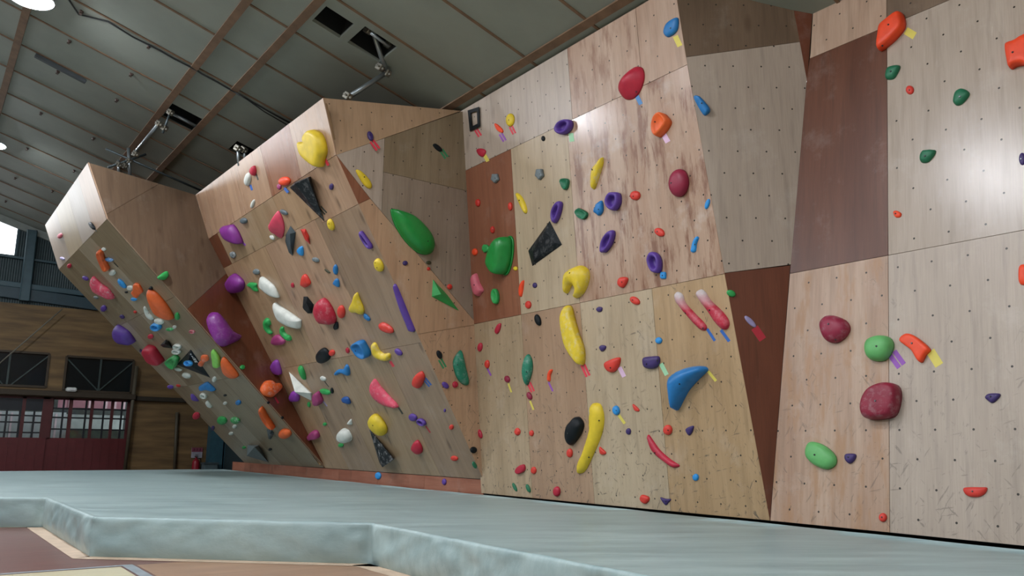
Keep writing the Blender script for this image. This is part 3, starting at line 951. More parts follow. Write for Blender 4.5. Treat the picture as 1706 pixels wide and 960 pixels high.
res = delaunay_2d_cdt([o_.xy for o_ in outline]+[q.xy for q in ex2], [(i, (i+1) % nv_) for i in range(nv_)], [], 1, 1e-5)
def mz(x, y):
    d = .006*noise.noise(V((x*1.1, y*.8, 2)))+.003*noise.noise(V((x*2.5+y*.8, y*2.1, 5)))
    if x > 5.5: d += -.016*max(0, (7-y)/5)*min(1, (x-5.5)/.8)
    return .35+d
tv = []
for i, c_ in enumerate(res[0]):
    oi = [k_ for k_ in res[3][i] if k_ < nv_]
    z = outline[oi[0]].z if oi else mz(c_.x, c_.y)
    tv.append(bm.verts.new((c_.x, c_.y, z)))
for fc in res[2]:
    nf = bm.faces.new([tv[i] for i in fc])
    nf.normal_update()
    if nf.normal.z < 0: nf.normal_flip()
# hem down the wall side and far side
hem = [(b_, V((b_.x+.02, b_.y, .02))) for b_ in back]
hv = [(bm.verts.new(a), bm.verts.new((a.x+.018, a.y, a.z-.03)), bm.verts.new(b)) for a, b in hem]
for a, b in zip(hv, hv[1:]):
    bm.faces.new((a[0], a[1], b[1], b[0])); bm.faces.new((a[1], a[2], b[2], b[1]))
hv = [(bm.verts.new(a), bm.verts.new((a.x, a.y+.02, .02))) for a in far+[back[0]]]
for a, b in zip(hv, hv[1:]): bm.faces.new((a[0], a[1], b[1], b[0]))
bmesh.ops.remove_doubles(bm, verts=bm.verts, dist=.0005)
k = NT('mat_vinyl')
o = k.n('ShaderNodeTexCoord').outputs['Object']
mr = k.n('ShaderNodeMapping')
mr.inputs['Rotation'].default_value = (0, 0, .55)
k.l(o, mr.inputs[0])
n1 = k.noise(k.mapping(mr.outputs[0], (.5, 2.6, 1)), 2.0, 6, .62)
n2 = k.noise(k.mapping(mr.outputs[0], (1.1, 6, 3)), 2.2, 5, .62)
n3 = k.noise(o, .5, 3)
c = k.mix(k.ramp(n1, .3, .72), lin('82999b'), lin('a8bcbb'))
c = k.mix(k.math('MULTIPLY', k.ramp(n2, .55, .75), .3), c, lin('74877f'))
c = k.mix(k.math('MULTIPLY', k.ramp(n3, .5, .7), .2), c, lin('b4c4c1'))
k.l(c, k.b.inputs['Base Color'])
k.l(k.math('ADD', k.math('MULTIPLY', n1, .2), .3), k.b.inputs['Roughness'])
k.bump(k.math('ADD', n2, k.math('MULTIPLY', n1, .8)), .16, .03)
mat_o = link('crash_mat', bm, k.m, smooth=True)
tag(mat_o, 'pale grey green vinyl crash mat covering the floor below the climbing wall', 'crash mat')
# ================================================================ ceiling fittings
LAMP = emit('lamp_glow', 'f4f8ff', LAMPS)
HOUS = plain('lamp_housing', 'b9bec0', .4, .4)
lamps = [(.78, -1.6, 'round high bay lamp nearest the front of the hall'), (.78, 5.7, 'round high bay lamp over the front of the mat'), (.78, 13.05, 'bright round high bay lamp at the upper left, glowing under the ceiling'), (.78, 20.5, 'round high bay lamp glowing by the left edge below the ceiling, farthest back')]
lamps += [(-4.4, y_, 'added unseen fill lamp over the far side of the hall, '+w_) for y_, w_ in ((-1.6, 'at the front'), (5.7, 'level with the slab'), (13.05, 'level with the middle overhang'))]  # unseen second row, added to brighten the mat and walls
for i, (x, y, lab) in enumerate(lamps):
    z = roofz(x)
    o = empty('high_bay_lamp', (x-.06, y, z-.235))
    o.scale = (1.12, 1.12, .62)
    tag(o, lab, 'ceiling lamp', 'round high bay lamps')
    bm = bmesh.new()
    lathe(bm, [(.27, 0), (.285, .01), (.27, .04), (.16, .13), (.10, .17), (.095, .24), (.03, .26), (.03, .36)], 28)
    link('housing', bm, HOUS, o, smooth=True)
    bm = bmesh.new()
    lathe(bm, [(.02, -.035), (.15, -.028), (.24, -.012), (.262, .002)], 28)
    link('diffuser', bm, LAMP, o, smooth=True)
# scaffold braces
PIPE = plain('galvanised_pipe', '8f979a', .35, .75)
PIPED = plain('dull_steel_pipe', '4c5659', .45, .6)
CLAMP = plain('clamp_steel', '7d7a70', .4, .7, var=.4)
def brace(label, pipes, clamps, dark=()):
    c0 = pipes[0][1]
    o = empty('scaffold_brace', c0)
    tag(o, label, 'scaffold brace')
    inv = Matrix.Translation(-c0)
    for i, (a, b, r) in enumerate(pipes):
        bm = bmesh.new()
        tube(bm, [a, (a+b)/2, b], r, 12)
        link('pipe', bm, PIPED if i in dark else PIPE, o, inv, smooth=True)
    for c in clamps:
        bm = bmesh.new()
        box(bm, (-.045, -.05, -.05), (.045, .05, .05))
        box(bm, (-.02, -.085, -.02), (.02, .085, .02))
        box(bm, (-.07, -.03, -.012), (.07, .03, .012))
        bmesh.ops.bevel(bm, geom=bm.edges[:], offset=.008, segments=1, affect='EDGES')
        link('clamp', bm, CLAMP, o, inv @ Matrix.Translation(c) @ Matrix.Rotation(.5, 4, 'Z') @ Matrix.Rotation(.6, 4, 'X'))
Y1 = 9.9
a, b, c = ony((619, 46), Y1-.3), ony((644, 121), Y1), ony((576, 165), Y1+.15)
hx = CE.px((636, 74))
brace('angled scaffold brace between the prow and the larger ceiling opening', [(a, b, .034), (b, c, .036), (CE.px((618, 55), .02), CE.px((648, 78), .02), .022), (ony((630, 112), Y1), ony((660, 106), Y1), .024)],
      [b, ony((633, 112), Y1), ony((647, 75), Y1-.2), ony((657, 108), Y1), ony((613, 50), Y1-.3), ony((579, 160), Y1+.1)])
Y2 = 16.6
pp = lambda x, y, d=0: ony((x, y), Y2+d)
brace('scaffold frame of poles rising behind the left overhang', [(pp(214.2, 247), pp(216.5, 295), .032), (pp(197.3, 267), pp(198, 290), .025), (pp(267, 203, -1.7), pp(222, 258, -.6), .032), (pp(180, 279), pp(243, 257), .024), (pp(176, 248), pp(345, 322), .022), (CE.px((289, 190), .03), CE.px((326, 210), .03), .03), (pp(284, 186, -1.8), pp(271, 222, -1.7), .02)],
      [pp(215, 268), pp(198, 274), pp(265, 206, -1.7), pp(274, 213, -1.7), pp(226, 256, -.7), pp(284, 187, -1.8), pp(208, 276)], (3, 4, 6))
Y3 = 13.2
brace('pair of short poles reaching the ceiling above the middle overhang', [(ony((396, 243), Y3), ony((398.5, 276), Y3), .027), (ony((407, 247), Y3), ony((408.5, 270), Y3), .024)], [ony((396, 247), Y3), ony((406, 250), Y3)])
# cable, rail and clips under the ceiling
bm = bmesh.new()
pts = [CE.px(p, .02+.012*(i % 2)) for i, p in enumerate([(115, 0), (131, 24), (180, 36), (222, 62), (250, 76), (266, 84), (290, 98), (318, 112), (327, 117), (336, 123), (362, 137), (390, 153), (420, 170), (450, 187), (487, 207)])]
tube(bm, pts, .014, 6)
tag(link('ceiling_cable', bm, plain('black_cable', '24282a', .6), smooth=True), 'long black cable running across the ceiling to the middle overhang', 'cable')
bm = bmesh.new()
pts = [CE.px(p, .05) for p in [(392, 154), (412, 166), (440, 186), (478, 208)]]
tube(bm, pts, .010, 6)
tag(link('ceiling_cable', bm, plain('black_cable', '24282a', .6), smooth=True), 'short black cable hanging beside the long one above the middle overhang', 'cable')
bm = bmesh.new()
a, b = CE.px((58, 92), .06), CE.px((143, 137), .06)
bar(bm, a, b, .085, .06, CE.n)
bmesh.ops.bevel(bm, geom=bm.edges[:], offset=.008, segments=1, affect='EDGES')
tag(link('ceiling_rail', bm, plain('dark_rail', '3c4246', .6)), 'dark narrow rail fixed along a batten below the upper left lamp', 'rail')
CLIP = plain('clip_brown', '4a3a33', .6)
for (x, y) in ((136, 19), (116, 68), (97, 119), (69, 188), (219, 123), (195, 166), (156, 230), (124, 284), (88, 318), (46, 247), (26, 296), (10, 335), (249, 76)):
    bm = bmesh.new()
    q = CE.px((x, y))
    M = CE.M(q)
    box(bm, (-.04, -.03, .0), (.04, .03, .02), M); box(bm, (-.025, -.015, .02), (.025, .015, .05), M)
    bmesh.ops.bevel(bm, geom=bm.edges[:], offset=.008, segments=1, affect='EDGES')
    tag(link('ceiling_clip', bm, CLIP), 'small dark clip under a batten of the left ceiling', 'clip', 'clips on the ceiling battens')

# ================================================================ climbing holds
COLS = {'red': 'd8392c', 'crim': 'b8203a', 'pink': 'd94862', 'rose': 'c8606f', 'or': 'e8662a', 'orr': 'f0481c', 'yel': 'e0c22c', 'lime': '8fd85f', 'gr': '2fa050', 'grn': '1f8a3c', 'dgr': '1c6e4c', 'teal': '1c7a5e',
        'blu': '2076b8', 'lblu': '2a90d8', 'dblu': '174f96', 'pur': '5a3a94', 'dpur': '3d2a66', 'mag': '7d2c84', 'orc': '8f40a8', 'plum': 'a03a70', 'lil': '9a90b8', 'blk': '14191d', 'sla': '333f44', 'wht': 'd6d8d0', 'gry': '737d80', 'gryd': '5a646a', 'mar': '8f1c3c', 'maroon': '8a1834', 'cgrn': '66b268', 'red2': 'c62f24', 'olv': '3a3a22', 'paleg': '9ecfa6', 'ppink': 'd8b4d0', 'tred': 'd83a4c', 'tyel': 'd8c85a', 'tblu': '2a60b0', 'tlblu': '5088c0', 'tpur': '9050b0', 'tgrn': '3a8a5c', 'tblk': '35382f', 'trd': 'b02a38'}
_hm = {}
def hmat(c, chalk=0., gloss=.5, top=False):
    key = (c, chalk, gloss, top)
    if key in _hm: return _hm[key]
    k = NT('resin_'+c)
    o = k.n('ShaderNodeTexCoord').outputs['Object']
    base = lin(COLS[c])
    n = k.noise(o, 9, 4)
    col = k.mix(k.ramp(n, .3, .7), tuple(x*.86 for x in base[:3])+(1,), tuple(min(1, x*1.08) for x in base[:3])+(1,))
    if chalk:
        ob = k.noise(o, 14, 6, .7)
        m = k.ramp(ob, .5, .68)
        if top:
            sp = k.n('ShaderNodeSeparateXYZ')
            k.l(o, sp.inputs[0])
            m = k.math('ADD', k.math('MULTIPLY', k.ramp(sp.outputs[1], .02, .22), .95), k.math('MULTIPLY', m, .2), True)
        col = k.mix(k.math('MULTIPLY', m, chalk), col, lin('c9c6c6'))
    k.l(col, k.b.inputs['Base Color'])
    k.b.inputs['Roughness'].default_value = gloss
    if c == 'blk': k.b.inputs['Specular IOR Level'].default_value = .22
    k.bump(k.noise(o, 160, 2), .12, .004)
    _hm[key] = k.m
    return k.m
BOLT = plain('bolt_steel', '55585a', .35, .9)
BOLTD = plain('bolt_black', '17181a', .5)

def smoothpoly(pts, n):
    out = []
    m = len(pts)
    for i in range(m):
        p0, p1, p2, p3 = [V(pts[(i+j-1) % m]) for j in range(4)]
        for s in range(n):
            t = s/n
            out.append(tuple(.5*((2*p1)+(p2-p0)*t+(2*p0-5*p1+4*p2-p3)*t*t+(3*p1-p0-3*p2+p3)*t**3)))
    return out
def ell(x, y, w, h, ang=0, n=20, pw=2.0):
    a = math.radians(ang)
    out = []
    for i in range(n):
        t = 2*math.pi*i/n
        cx, cy = math.cos(t), math.sin(t)
        cx = math.copysign(abs(cx)**(2/pw), cx)*w/2
        cy = math.copysign(abs(cy)**(2/pw), cy)*h/2
        out.append((x+cx*math.cos(a)-cy*math.sin(a), y+cx*math.sin(a)+cy*math.cos(a)))
    return out
PROF = {
 'dome': [(1, 0), (1.0, .22), (.95, .48), (.84, .72), (.66, .89), (.40, .98), (.16, 1.)],
 'flat': [(1, 0), (1.0, .4), (.97, .7), (.90, .90), (.78, .99), (.5, 1.02), (.2, 1.02)],
 'cone': [(1, 0), (.97, .14), (.82, .36), (.62, .6), (.42, .8), (.24, .94), (.1, 1.)],
 'ring': [(1, 0), (1.02, .4), (.96, .78), (.84, .98), (.70, .96), (.58, .74), (.50, .4), (.47, .1), (.2, .04)],
 'lip': [(1, 0), (1.0, .45), (.97, .8), (.90, 1.), (.80, .98), (.68, .80), (.5, .62), (.2, .55)],
}
def shape_star(out, f, c3, h, prof, apex):
    loc = []
    for p in out:
        q = f.px(p)-c3
        loc.append((q.dot(f.e1), q.dot(f.e2)))
    ax, ay = (0, 0)
    if apex:
        q = f.px(apex)-c3
        ax, ay = q.dot(f.e1), q.dot(f.e2)
    vs, fs = [], []
    n = len(loc)
    for k_, (s, z) in enumerate(PROF[prof]):
        w = z if prof != 'ring' else 0
        for (x, y) in loc:
            cx, cy = ax*w*.9, ay*w*.9
            vs.append((cx+(x)*s*(1) if not apex else cx+(x-cx*.0)*s, cy+y*s, z*h))
    K = len(PROF[prof])
    for k_ in range(K-1):
        for i in range(n): fs.append((k_*n+i, k_*n+(i+1) % n, (k_+1)*n+(i+1) % n, (k_+1)*n+i))
    fs.append(tuple(range((K-1)*n, K*n)))
    fs.append(tuple(range(n))[::-1])
    return vs, fs
def dist_poly(p, poly):
    best = 1e9
    for i in range(len(poly)):
        a, b = poly[i-1], poly[i]
        ab = b-a
        t = max(0, min(1, (p-a).dot(ab)/max(ab.length_squared, 1e-12)))
        best = min(best, (p-(a+ab*t)).length)
    return best
def shape_field(out, f, c3, h, r_fac=1.):
    """rounded bar of any outline: height grows with the distance from the edge"""
    loc = []
    for p in out:
        q = f.px(p)-c3
        loc.append(V((q.dot(f.e1), q.dot(f.e2))))
    x0, x1 = min(p.x for p in loc), max(p.x for p in loc)
    y0, y1 = min(p.y for p in loc), max(p.y for p in loc)
    step = math.sqrt((x1-x0)*(y1-y0))/17
    pts = list(loc)
    n = len(loc)
    dm = 0
    ds = []
    yy = y0+step*.5
    row = 0
    while yy < y1:
        xx = x0+step*(.5 if row % 2 else .15)
        while xx < x1:
            p = V((xx, yy))
            if inside(p, loc):
                d = dist_poly(p, loc)
                dm = max(dm, d)
                if d > step*.35: pts.append(p); ds.append(d)
            xx += step
        yy += step*.87
        row += 1
    res = delaunay_2d_cdt(pts, [(i, (i+1) % n) for i in range(n)], [], 1, 1e-7)
    R_ = dm*r_fac
    def hh(d): t = min(1, d/R_); return h*(.16+.84*math.sqrt(max(0, 1-(1-t)**2)))
    vs = []
    rim = {}
    for i, c_ in enumerate(res[0]):
        d = dist_poly(c_, loc)
        vs.append((c_.x, c_.y, hh(d) if d > 1e-5 else h*.16))
        if d <= 1e-5: rim[i] = None
    fs = []
    cnt = {}
    for fc in res[2]:
        fs.append(tuple(fc))
        for a, b in zip(fc, fc[1:]+fc[:1]) if isinstance(fc, list) else zip(fc, tuple(fc[1:])+tuple(fc[:1])):
            cnt[(a, b)] = 1
    for (a, b) in list(cnt):
        if (b, a) not in cnt:
            for v in (a, b):
                if rim.get(v) is None:
                    rim[v] = len(vs)
                    vs.append((vs[v][0], vs[v][1], 0.))
            fs.append((b, a, rim[a], rim[b]))
    return vs, fs
def bounds(pts): xs, ys = [p[0] for p in pts], [p[1] for p in pts]; return min(xs), max(xs), min(ys), max(ys)
HOLDS = {}
FN = [0]
def finish(o, label, fk, cat='climbing hold'):
    tag(o, label, cat, F[fk].group or None)
    if label in HOLDS: print('DUPLICATE LABEL', label)
    HOLDS[label] = o
def H(label, col, fk, spec, prof='dome', h=.42, bolt=None, apex=None, chalk=0., gloss=.5, rock=0., sharp=False, top=False, name='climbing_hold', cat='climbing hold'):
    """one resin hold whose footprint on its facet is fitted so that the silhouette meets the outline seen"""
    f = F[fk]
    if isinstance(spec, tuple):
        tgt = ell(*spec)
    elif sharp:
        tgt = []
        for i in range(len(spec)):
            a, b = spec[i], spec[(i+1) % len(spec)]
            for t in (0, .25, .5, .75): tgt.append((a[0]+(b[0]-a[0])*t, a[1]+(b[1]-a[1])*t))
    else:
        tgt = smoothpoly(spec, 4 if len(spec) < 9 else 3)
    tb = bounds(tgt)
    cur = list(tgt)
    ap = apex
    mxx, myy = sum(p[0] for p in tgt)/len(tgt), sum(p[1] for p in tgt)/len(tgt)
    sxx, syy, sxy = sum((p[0]-mxx)**2 for p in tgt), sum((p[1]-myy)**2 for p in tgt), sum((p[0]-mxx)*(p[1]-myy) for p in tgt)
    th = .5*math.atan2(2*sxy, sxx-syy)
    ct, st = math.cos(th), math.sin(th)
    rot = lambda p: (p[0]*ct+p[1]*st, -p[0]*st+p[1]*ct)
    unr = lambda p: (p[0]*ct-p[1]*st, p[0]*st+p[1]*ct)
    tb = bounds(tgt)
    tbr = bounds([rot(p) for p in tgt])
    tc = ((tbr[0]+tbr[1])/2, (tbr[2]+tbr[3])/2)
    for it in range(7):
        cr_ = [rot(p) for p in cur]
        cb = bounds(cr_)
        cc_ = ((cb[0]+cb[1])/2, (cb[2]+cb[3])/2)
        c3 = f.px(unr(cc_))
        ll = [((f.px(p)-c3).dot(f.e1), (f.px(p)-c3).dot(f.e2)) for p in cur]
        ar = abs(area(ll))
        if it == 0:
            ext_ = max((V(p)-V(q)).length for p in ll[::2] for q in ll[::2])
            wid0 = min(math.sqrt(ar)*1.13, ar/max(ext_, 1e-3)*1.3)
        wid = min(wid0, max(.45*wid0, ar/max(ext_, 1e-3)*1.3))
        hh_ = h*wid
        vs, fs = shape_field(cur, f, c3, hh_) if prof == 'bar' else shape_star(cur, f, c3, hh_, prof, ap)
        if it == 6: break
        M = f.M(c3)
        pb = bounds([rot(proj(M @ V(v))) for v in vs])
        sx = max(.55, min(1.4, (tbr[1]-tbr[0])/(pb[1]-pb[0])))
        sy = max(.55, min(1.4, (tbr[3]-tbr[2])/(pb[3]-pb[2])))
        pc = ((pb[0]+pb[1])/2, (pb[2]+pb[3])/2)
        def mv(p):
            r_ = rot(p)
            return unr(((r_[0]-cc_[0])*sx+cc_[0]+tc[0]-pc[0], (r_[1]-cc_[1])*sy+cc_[1]+tc[1]-pc[1]))
        cur = [mv(p) for p in cur]
        if ap: ap = mv(ap)
    if rock:
        sd = random.random()*50
        vs = [(x, y, z) if z <= 1e-6 else (x+wid*rock*noise.noise(V((x/wid*2.6+sd, y/wid*2.6, z/wid*2.6))), y+wid*rock*noise.noise(V((x/wid*2.6, y/wid*2.6+sd, z/wid*2.6))), z*(1+rock*1.2*noise.noise(V((x/wid*2.2, y/wid*2.2, sd))))) for x, y, z in vs]
    FN[0] = len(cur)
    me = bpy.data.meshes.new(name)
    me.from_pydata(vs, [], fs)
    bm = bmesh.new()
    bm.from_mesh(me)
    bmesh.ops.recalc_face_normals(bm, faces=bm.faces)
    bm.to_mesh(me)
    bm.free()
    M = f.M(c3)
    o = link(name, me, hmat(col, chalk, gloss, top), None, M, smooth=not sharp)
    finish(o, label, fk, cat)
    sz = min(tb[1]-tb[0], tb[3]-tb[2])
    if bolt is None and sz >= 13 and prof != 'ring': bolt = [((tb[0]+tb[1])/2, (tb[2]+tb[3])/2)]
    if bolt:
        tree = BVHTree.FromPolygons([V(v) for v in vs], fs)
        Mi = M.inverted()
        for b in (bolt if isinstance(bolt, list) else [bolt]):
            dk = len(b) > 2
            d = (Mi.to_3x3() @ ray(b[0], b[1])).normalized()
            loc, nor, ix, dd = tree.ray_cast(Mi @ EYE, d)
            if loc is None: continue
            if nor.dot(d) > 0: nor = -nor
            q = nor.to_track_quat('Z', 'Y').to_matrix().to_4x4()
            bm = bmesh.new()
            r = .008 if sz > 18 else .006
            bmesh.ops.create_cone(bm, cap_ends=True, segments=6, radius1=r*1.25, radius2=r, depth=.008)
            link('bolt', bm, BOLTD if dk else BOLT, o, Matrix.Translation(loc+nor*.002) @ q)
    return o
def VOL(label, col, fk, base, apexes, chalk=0., gloss=.45, **kw):
    """flat sided volume: hull of its base outline and raised points (px, height in m)"""
    f = F[fk]
    cpx = (sum(p[0] for p in base)/len(base), sum(p[1] for p in base)/len(base))
    c3 = f.px(cpx)
    M = f.M(c3)
    Mi = M.inverted()
    bm = bmesh.new()
    for p in base: bm.verts.new(Mi @ f.px(p))
    for p, hh_ in apexes: bm.verts.new(Mi @ f.px(p, hh_))
    r = bmesh.ops.convex_hull(bm, input=bm.verts)
    bmesh.ops.delete(bm, geom=[g for g in r['geom_interior'] if isinstance(g, bmesh.types.BMVert)], context='VERTS')
    bmesh.ops.dissolve_limit(bm, angle_limit=.02, verts=bm.verts, edges=bm.edges)
    bmesh.ops.bevel(bm, geom=bm.edges[:], offset=.004, segments=1, affect='EDGES')
    bmesh.ops.recalc_face_normals(bm, faces=bm.faces)
    o = link('climbing_volume', bm, hmat(col, chalk, gloss), None, M)
    finish(o, label, fk, 'climbing volume')
    return o
def flange(o, n, s=1.06, t=.10, label=None):
    """thin rim round the foot of a hold"""
    ring = [v.co.copy() for v in o.data.vertices[:n]]
    c = sum(ring, V((0, 0, 0)))/n
    w = min(max(v.x for v in ring)-min(v.x for v in ring), max(v.y for v in ring)-min(v.y for v in ring))*t
    bm = bmesh.new()
    lv = [[bm.verts.new(c+(v-c)*k_+V((0, 0, z_))) for v in ring] for k_, z_ in ((s, 0), (s, w*.5), (s-.012, w*.8), (s-.05, w*.85), (.96, w*.6), (.9, 0))]
    for a, b in zip(lv, lv[1:]+lv[:1]):
        for j in range(n): bm.faces.new((a[j], a[(j+1) % n], b[(j+1) % n], b[j]))
    bmesh.ops.recalc_face_normals(bm, faces=bm.faces)
    return link('rim', bm, o.data.materials[0], o, Matrix.Identity(4), smooth=True)
def rosette(x, y, w, h, k_=5):
    return [(x+w/2*(1 if i % 2 == 0 else .8)*math.cos(math.pi*i/k_+.3), y+h/2*(1 if i % 2 == 0 else .8)*math.sin(math.pi*i/k_+.3)) for i in range(2*k_)]
_tm = {}
def T(label, col, fk, x1, y1, x2, y2, w=4., n=1, gap=1.6):
    """strip(s) of marking tape stuck on the wall"""
    f = F[fk]
    d = V((x2-x1, y2-y1)).normalized()
    s = V((-d.y, d.x))
    if s.x > 0: s = -s
    if col not in _tm: _tm[col] = plain('tape_'+col, COLS[col], .5, var=.05)
    for i in range(n):
        o_ = 0 if n == 1 else ((gap+w)/2 if i == 0 else -(gap+w)/2)
        px_ = [(x1+s.x*(o_+w/2), y1+s.y*(o_+w/2)), (x2+s.x*(o_+w/2), y2+s.y*(o_+w/2)), (x2+s.x*(o_-w/2), y2+s.y*(o_-w/2)), (x1+s.x*(o_-w/2), y1+s.y*(o_-w/2))]
        c3 = f.px((sum(p[0] for p in px_)/4, sum(p[1] for p in px_)/4))
        bm = bmesh.new()
        b = [bm.verts.new((f.M(c3).inverted() @ f.px(p))) for p in px_]
        t = [bm.verts.new(v.co+V((0, 0, .0018))) for v in b]
        bm.faces.new(t); bm.faces.new(b[::-1])
        for j in range(4): bm.faces.new((t[j], b[j], b[(j+1) % 4], t[(j+1) % 4]))
        bmesh.ops.recalc_face_normals(bm, faces=bm.faces)
        o = link('tape_strip', bm, _tm[col], None, f.M(c3))
        lab = label if n == 1 else ('left ' if i == 0 else 'right ')+label
        if lab in HOLDS: print('DUPLICATE LABEL', lab)
        HOLDS[lab] = o
        tag(o, lab, 'tape strip', 'marking tape strips')
# ---- headwall and face of the left overhang
H('small pink hold on the bright headwall of the left overhang', 'rose', 'L1', (100, 393, 8, 10, 30))
H('black teardrop hold at the lower edge of the bright left headwall', 'blk', 'L1', [(147, 373), (150, 370), (155, 373), (159, 380), (157, 384), (152, 381)])
T('thin dark tape strip below the black teardrop hold on the left headwall', 'tblk', 'L1', 158, 382, 161, 386, 1.8)
H('tiny lilac hold near the lower left corner of the bright left headwall', 'lil', 'L1', (104, 431, 9, 5, 25))
H('small red hold at the top left corner of the left overhang face', 'crim', 'L', (115.5, 443, 8, 8))
H('small white hold above the orange jug near the top of the left overhang', 'wht', 'L', (173, 415.5, 8, 6, 20))
H('long orange jug with dark hollow near the top of the left overhang', 'or', 'L', [(160, 420), (166, 416), (172.5, 420), (175, 430), (180, 440), (184, 447), (176, 453), (170, 450), (165, 440), (160.6, 430)], 'lip', h=.6)
H('pale blue cylinder hold against the orange jug of the left overhang', 'tlblu', 'L', (182, 433, 15, 7, 15), chalk=.8, h=.7)
T('thin dark tape strip right of the pale blue cylinder hold', 'tblk', 'L', 190, 438, 197, 445, 1.6)
H('round translucent white hold just under the orange jug', 'wht', 'L', (187, 454, 12, 11))
H('small purple hold touching the upper end of the long pink hold', 'pur', 'L', (142.5, 464, 12, 7, 30))
H('long chalky pink hold by the left edge of the left overhang', 'pink', 'L', [(149.5, 472.5), (154, 461), (160, 464), (170, 474), (181, 480), (191, 497.5), (179, 496), (165, 491), (154, 486)], chalk=.6, h=.55, bolt=[])
H('elongated blue hold left of the white and orange pair, upper left overhang', 'lblu', 'L', (203, 473, 20, 9, 48), bolt=[(200, 474, 1)])
H('white lump hold tucked beside the flat orange hold', 'wht', 'L', (217, 480, 12, 9, 10), rock=.15)
H('flat orange fan shaped hold with a white lump on its left', 'or', 'L', [(223, 472), (232, 474), (239, 486), (233, 491), (227, 497), (218, 488), (222, 482)], 'flat', h=.3, bolt=[])
H('tiny black hold left of the flat orange fan shaped hold', 'blk', 'L', (210.5, 487, 6, 4, 10))
H('small blue hold under the flat orange fan shaped hold', 'lblu', 'L', (223, 499, 11, 6, 10))
H('big smooth orange leaf shaped hold in the middle of the left overhang', 'or', 'L', [(245, 485), (252, 484), (262, 489), (275, 502), (285, 517), (289, 531), (275, 532), (258, 526), (250, 508)], h=.42, bolt=[])
H('black knob at the top tip of the big orange leaf shaped hold', 'blk', 'L', (251, 481, 8, 8), h=.7)
H('green hold on the brown return side right above the left overhang edge', 'gr', 'L3', [(262, 462), (272, 454), (279, 452), (281, 459), (275, 466), (266, 466)], h=.6, bolt=[])
H('tiny grey teal hold under the long chalky pink hold', 'gry', 'L', (160, 496, 9, 5, 20))
H('purple knob hold right of the left overhang edge, above the purple cone', 'pur', 'L', (172.5, 514, 11, 11))
H('small dark purple two lobed hold above the purple cone', 'dpur', 'L', (203.5, 528, 9, 7, 35), rock=.2)
H('tiny red hold in a patch of chalk on the left overhang', 'red2', 'L', (225, 520, 6, 5, 30))
H('cream crescent hold left of the big orange leaf shaped hold', 'wht', 'L', [(239, 512), (243, 512), (247, 520), (255, 528), (255, 533), (247, 531), (241, 524)], 'bar')
H('big purple cone shaped hold on the left edge of the left overhang', 'pur', 'L', [(187.5, 556), (190, 547), (195, 542.5), (205, 545.5), (216, 552.5), (225, 570.5), (214, 573), (202.5, 575), (191, 569)], h=.85, bolt=[])
H('white lumpy hold at the lower tip of the big orange leaf shaped hold', 'wht', 'L', (265, 536, 17, 10, 15), rock=.25)
H('blue ring hold below the white lump of the orange leaf hold', 'lblu', 'L', (260, 545, 20, 16, 15), 'ring', h=.6)
H('thin green hold right of the blue ring hold', 'gr', 'L', (283, 549, 14, 6, 0), chalk=.6)
H('small pale translucent hold at the end of the thin green hold', 'wht', 'L', (290.5, 545, 7, 6))
H('green teardrop hold right of the big orange leaf shaped hold', 'gr', 'L', (295, 527, 9, 13, -15), h=.6)
H('small crimson hold above the big crimson dish hold', 'crim', 'L', (251, 561, 10, 9, 20))
H('small pink ring hold right of the green strip hold, left overhang', 'rose', 'L', (320, 553, 11, 7, 15), 'ring', h=.5, chalk=.5)
VOL('black faceted hold left of the white figure eight hold', 'blk', 'L', [(267, 575), (276, 566), (281, 568), (289, 581), (272, 579)], [((274, 573), .16), ((280, 575), .1)])
H('white figure eight hold above the green jug of the left overhang', 'wht', 'L', (295, 578, 16, 11, 10), 'ring', h=.55)
H('white ring hold just under the white figure eight hold', 'wht', 'L', (294, 586, 17, 11, 10), 'ring', h=.55)
H('big crimson dish hold left of the black triangular volume with letters', 'crim', 'L', [(238, 588), (240, 580), (246, 577), (258, 577), (266, 589), (272, 603), (260, 608), (245, 605)], 'flat', h=.8, bolt=[])
H('tiny dark purple hold at the left rim of the big crimson dish hold', 'dpur', 'L', (235, 585, 6, 5, 40))
H('green jug hold touching the left corner of the lettered black volume', 'gr', 'L', [(273, 602), (280, 596), (291, 591), (300, 597), (297, 606), (291, 615), (279, 610)], 'lip', h=.6, chalk=.3)
vb = VOL('black triangular volume with white lettering and a blue ring on it', 'blk', 'L', [(318, 582), (351, 630), (294, 608)], [((313, 607), .14)], gloss=.5)
_iv = vb.matrix_world.inverted()
_tv = BVHTree.FromPolygons([v.co for v in vb.data.vertices], [tuple(q.vertices) for q in vb.data.polygons])
_l, _n, _i, _d = _tv.ray_cast(_iv @ EYE, (_iv.to_3x3() @ ray(313, 606)).normalized())
F['VB'] = Facet(vb.matrix_world.to_3x3() @ _n, vb.matrix_world @ _l, None, F['L'].group)
H('blue ring hold mounted on the lettered black triangular volume', 'lblu', 'VB', (313.5, 605.5, 16, 11, 12), 'ring', h=.9)
H('small white hold under the left corner of the lettered black volume', 'wht', 'L', (297, 615.5, 13, 7, 15))
H('orange bone shaped hold right of the lettered black volume', 'or', 'L', [(336, 592), (346, 592), (348, 600), (341, 604), (337, 611), (330, 610), (331, 604), (337, 600)], chalk=.5, bolt=[])
H('lime green hold left of the orange oval near the dark return', 'lime', 'L', [(352, 585), (355, 583), (365, 592), (368, 600), (366, 612), (355, 612), (353, 600)], 'flat', h=.4, bolt=[])
H('orange oval hold right of the lime green hold', 'or', 'L', [(369, 598), (376, 598), (388, 610), (398, 624), (393, 630), (382, 630), (370, 620)], h=.5, bolt=[])
H('small bright green knob on the dark red return right of the orange oval', 'gr', 'L3', (404, 612, 9, 8))
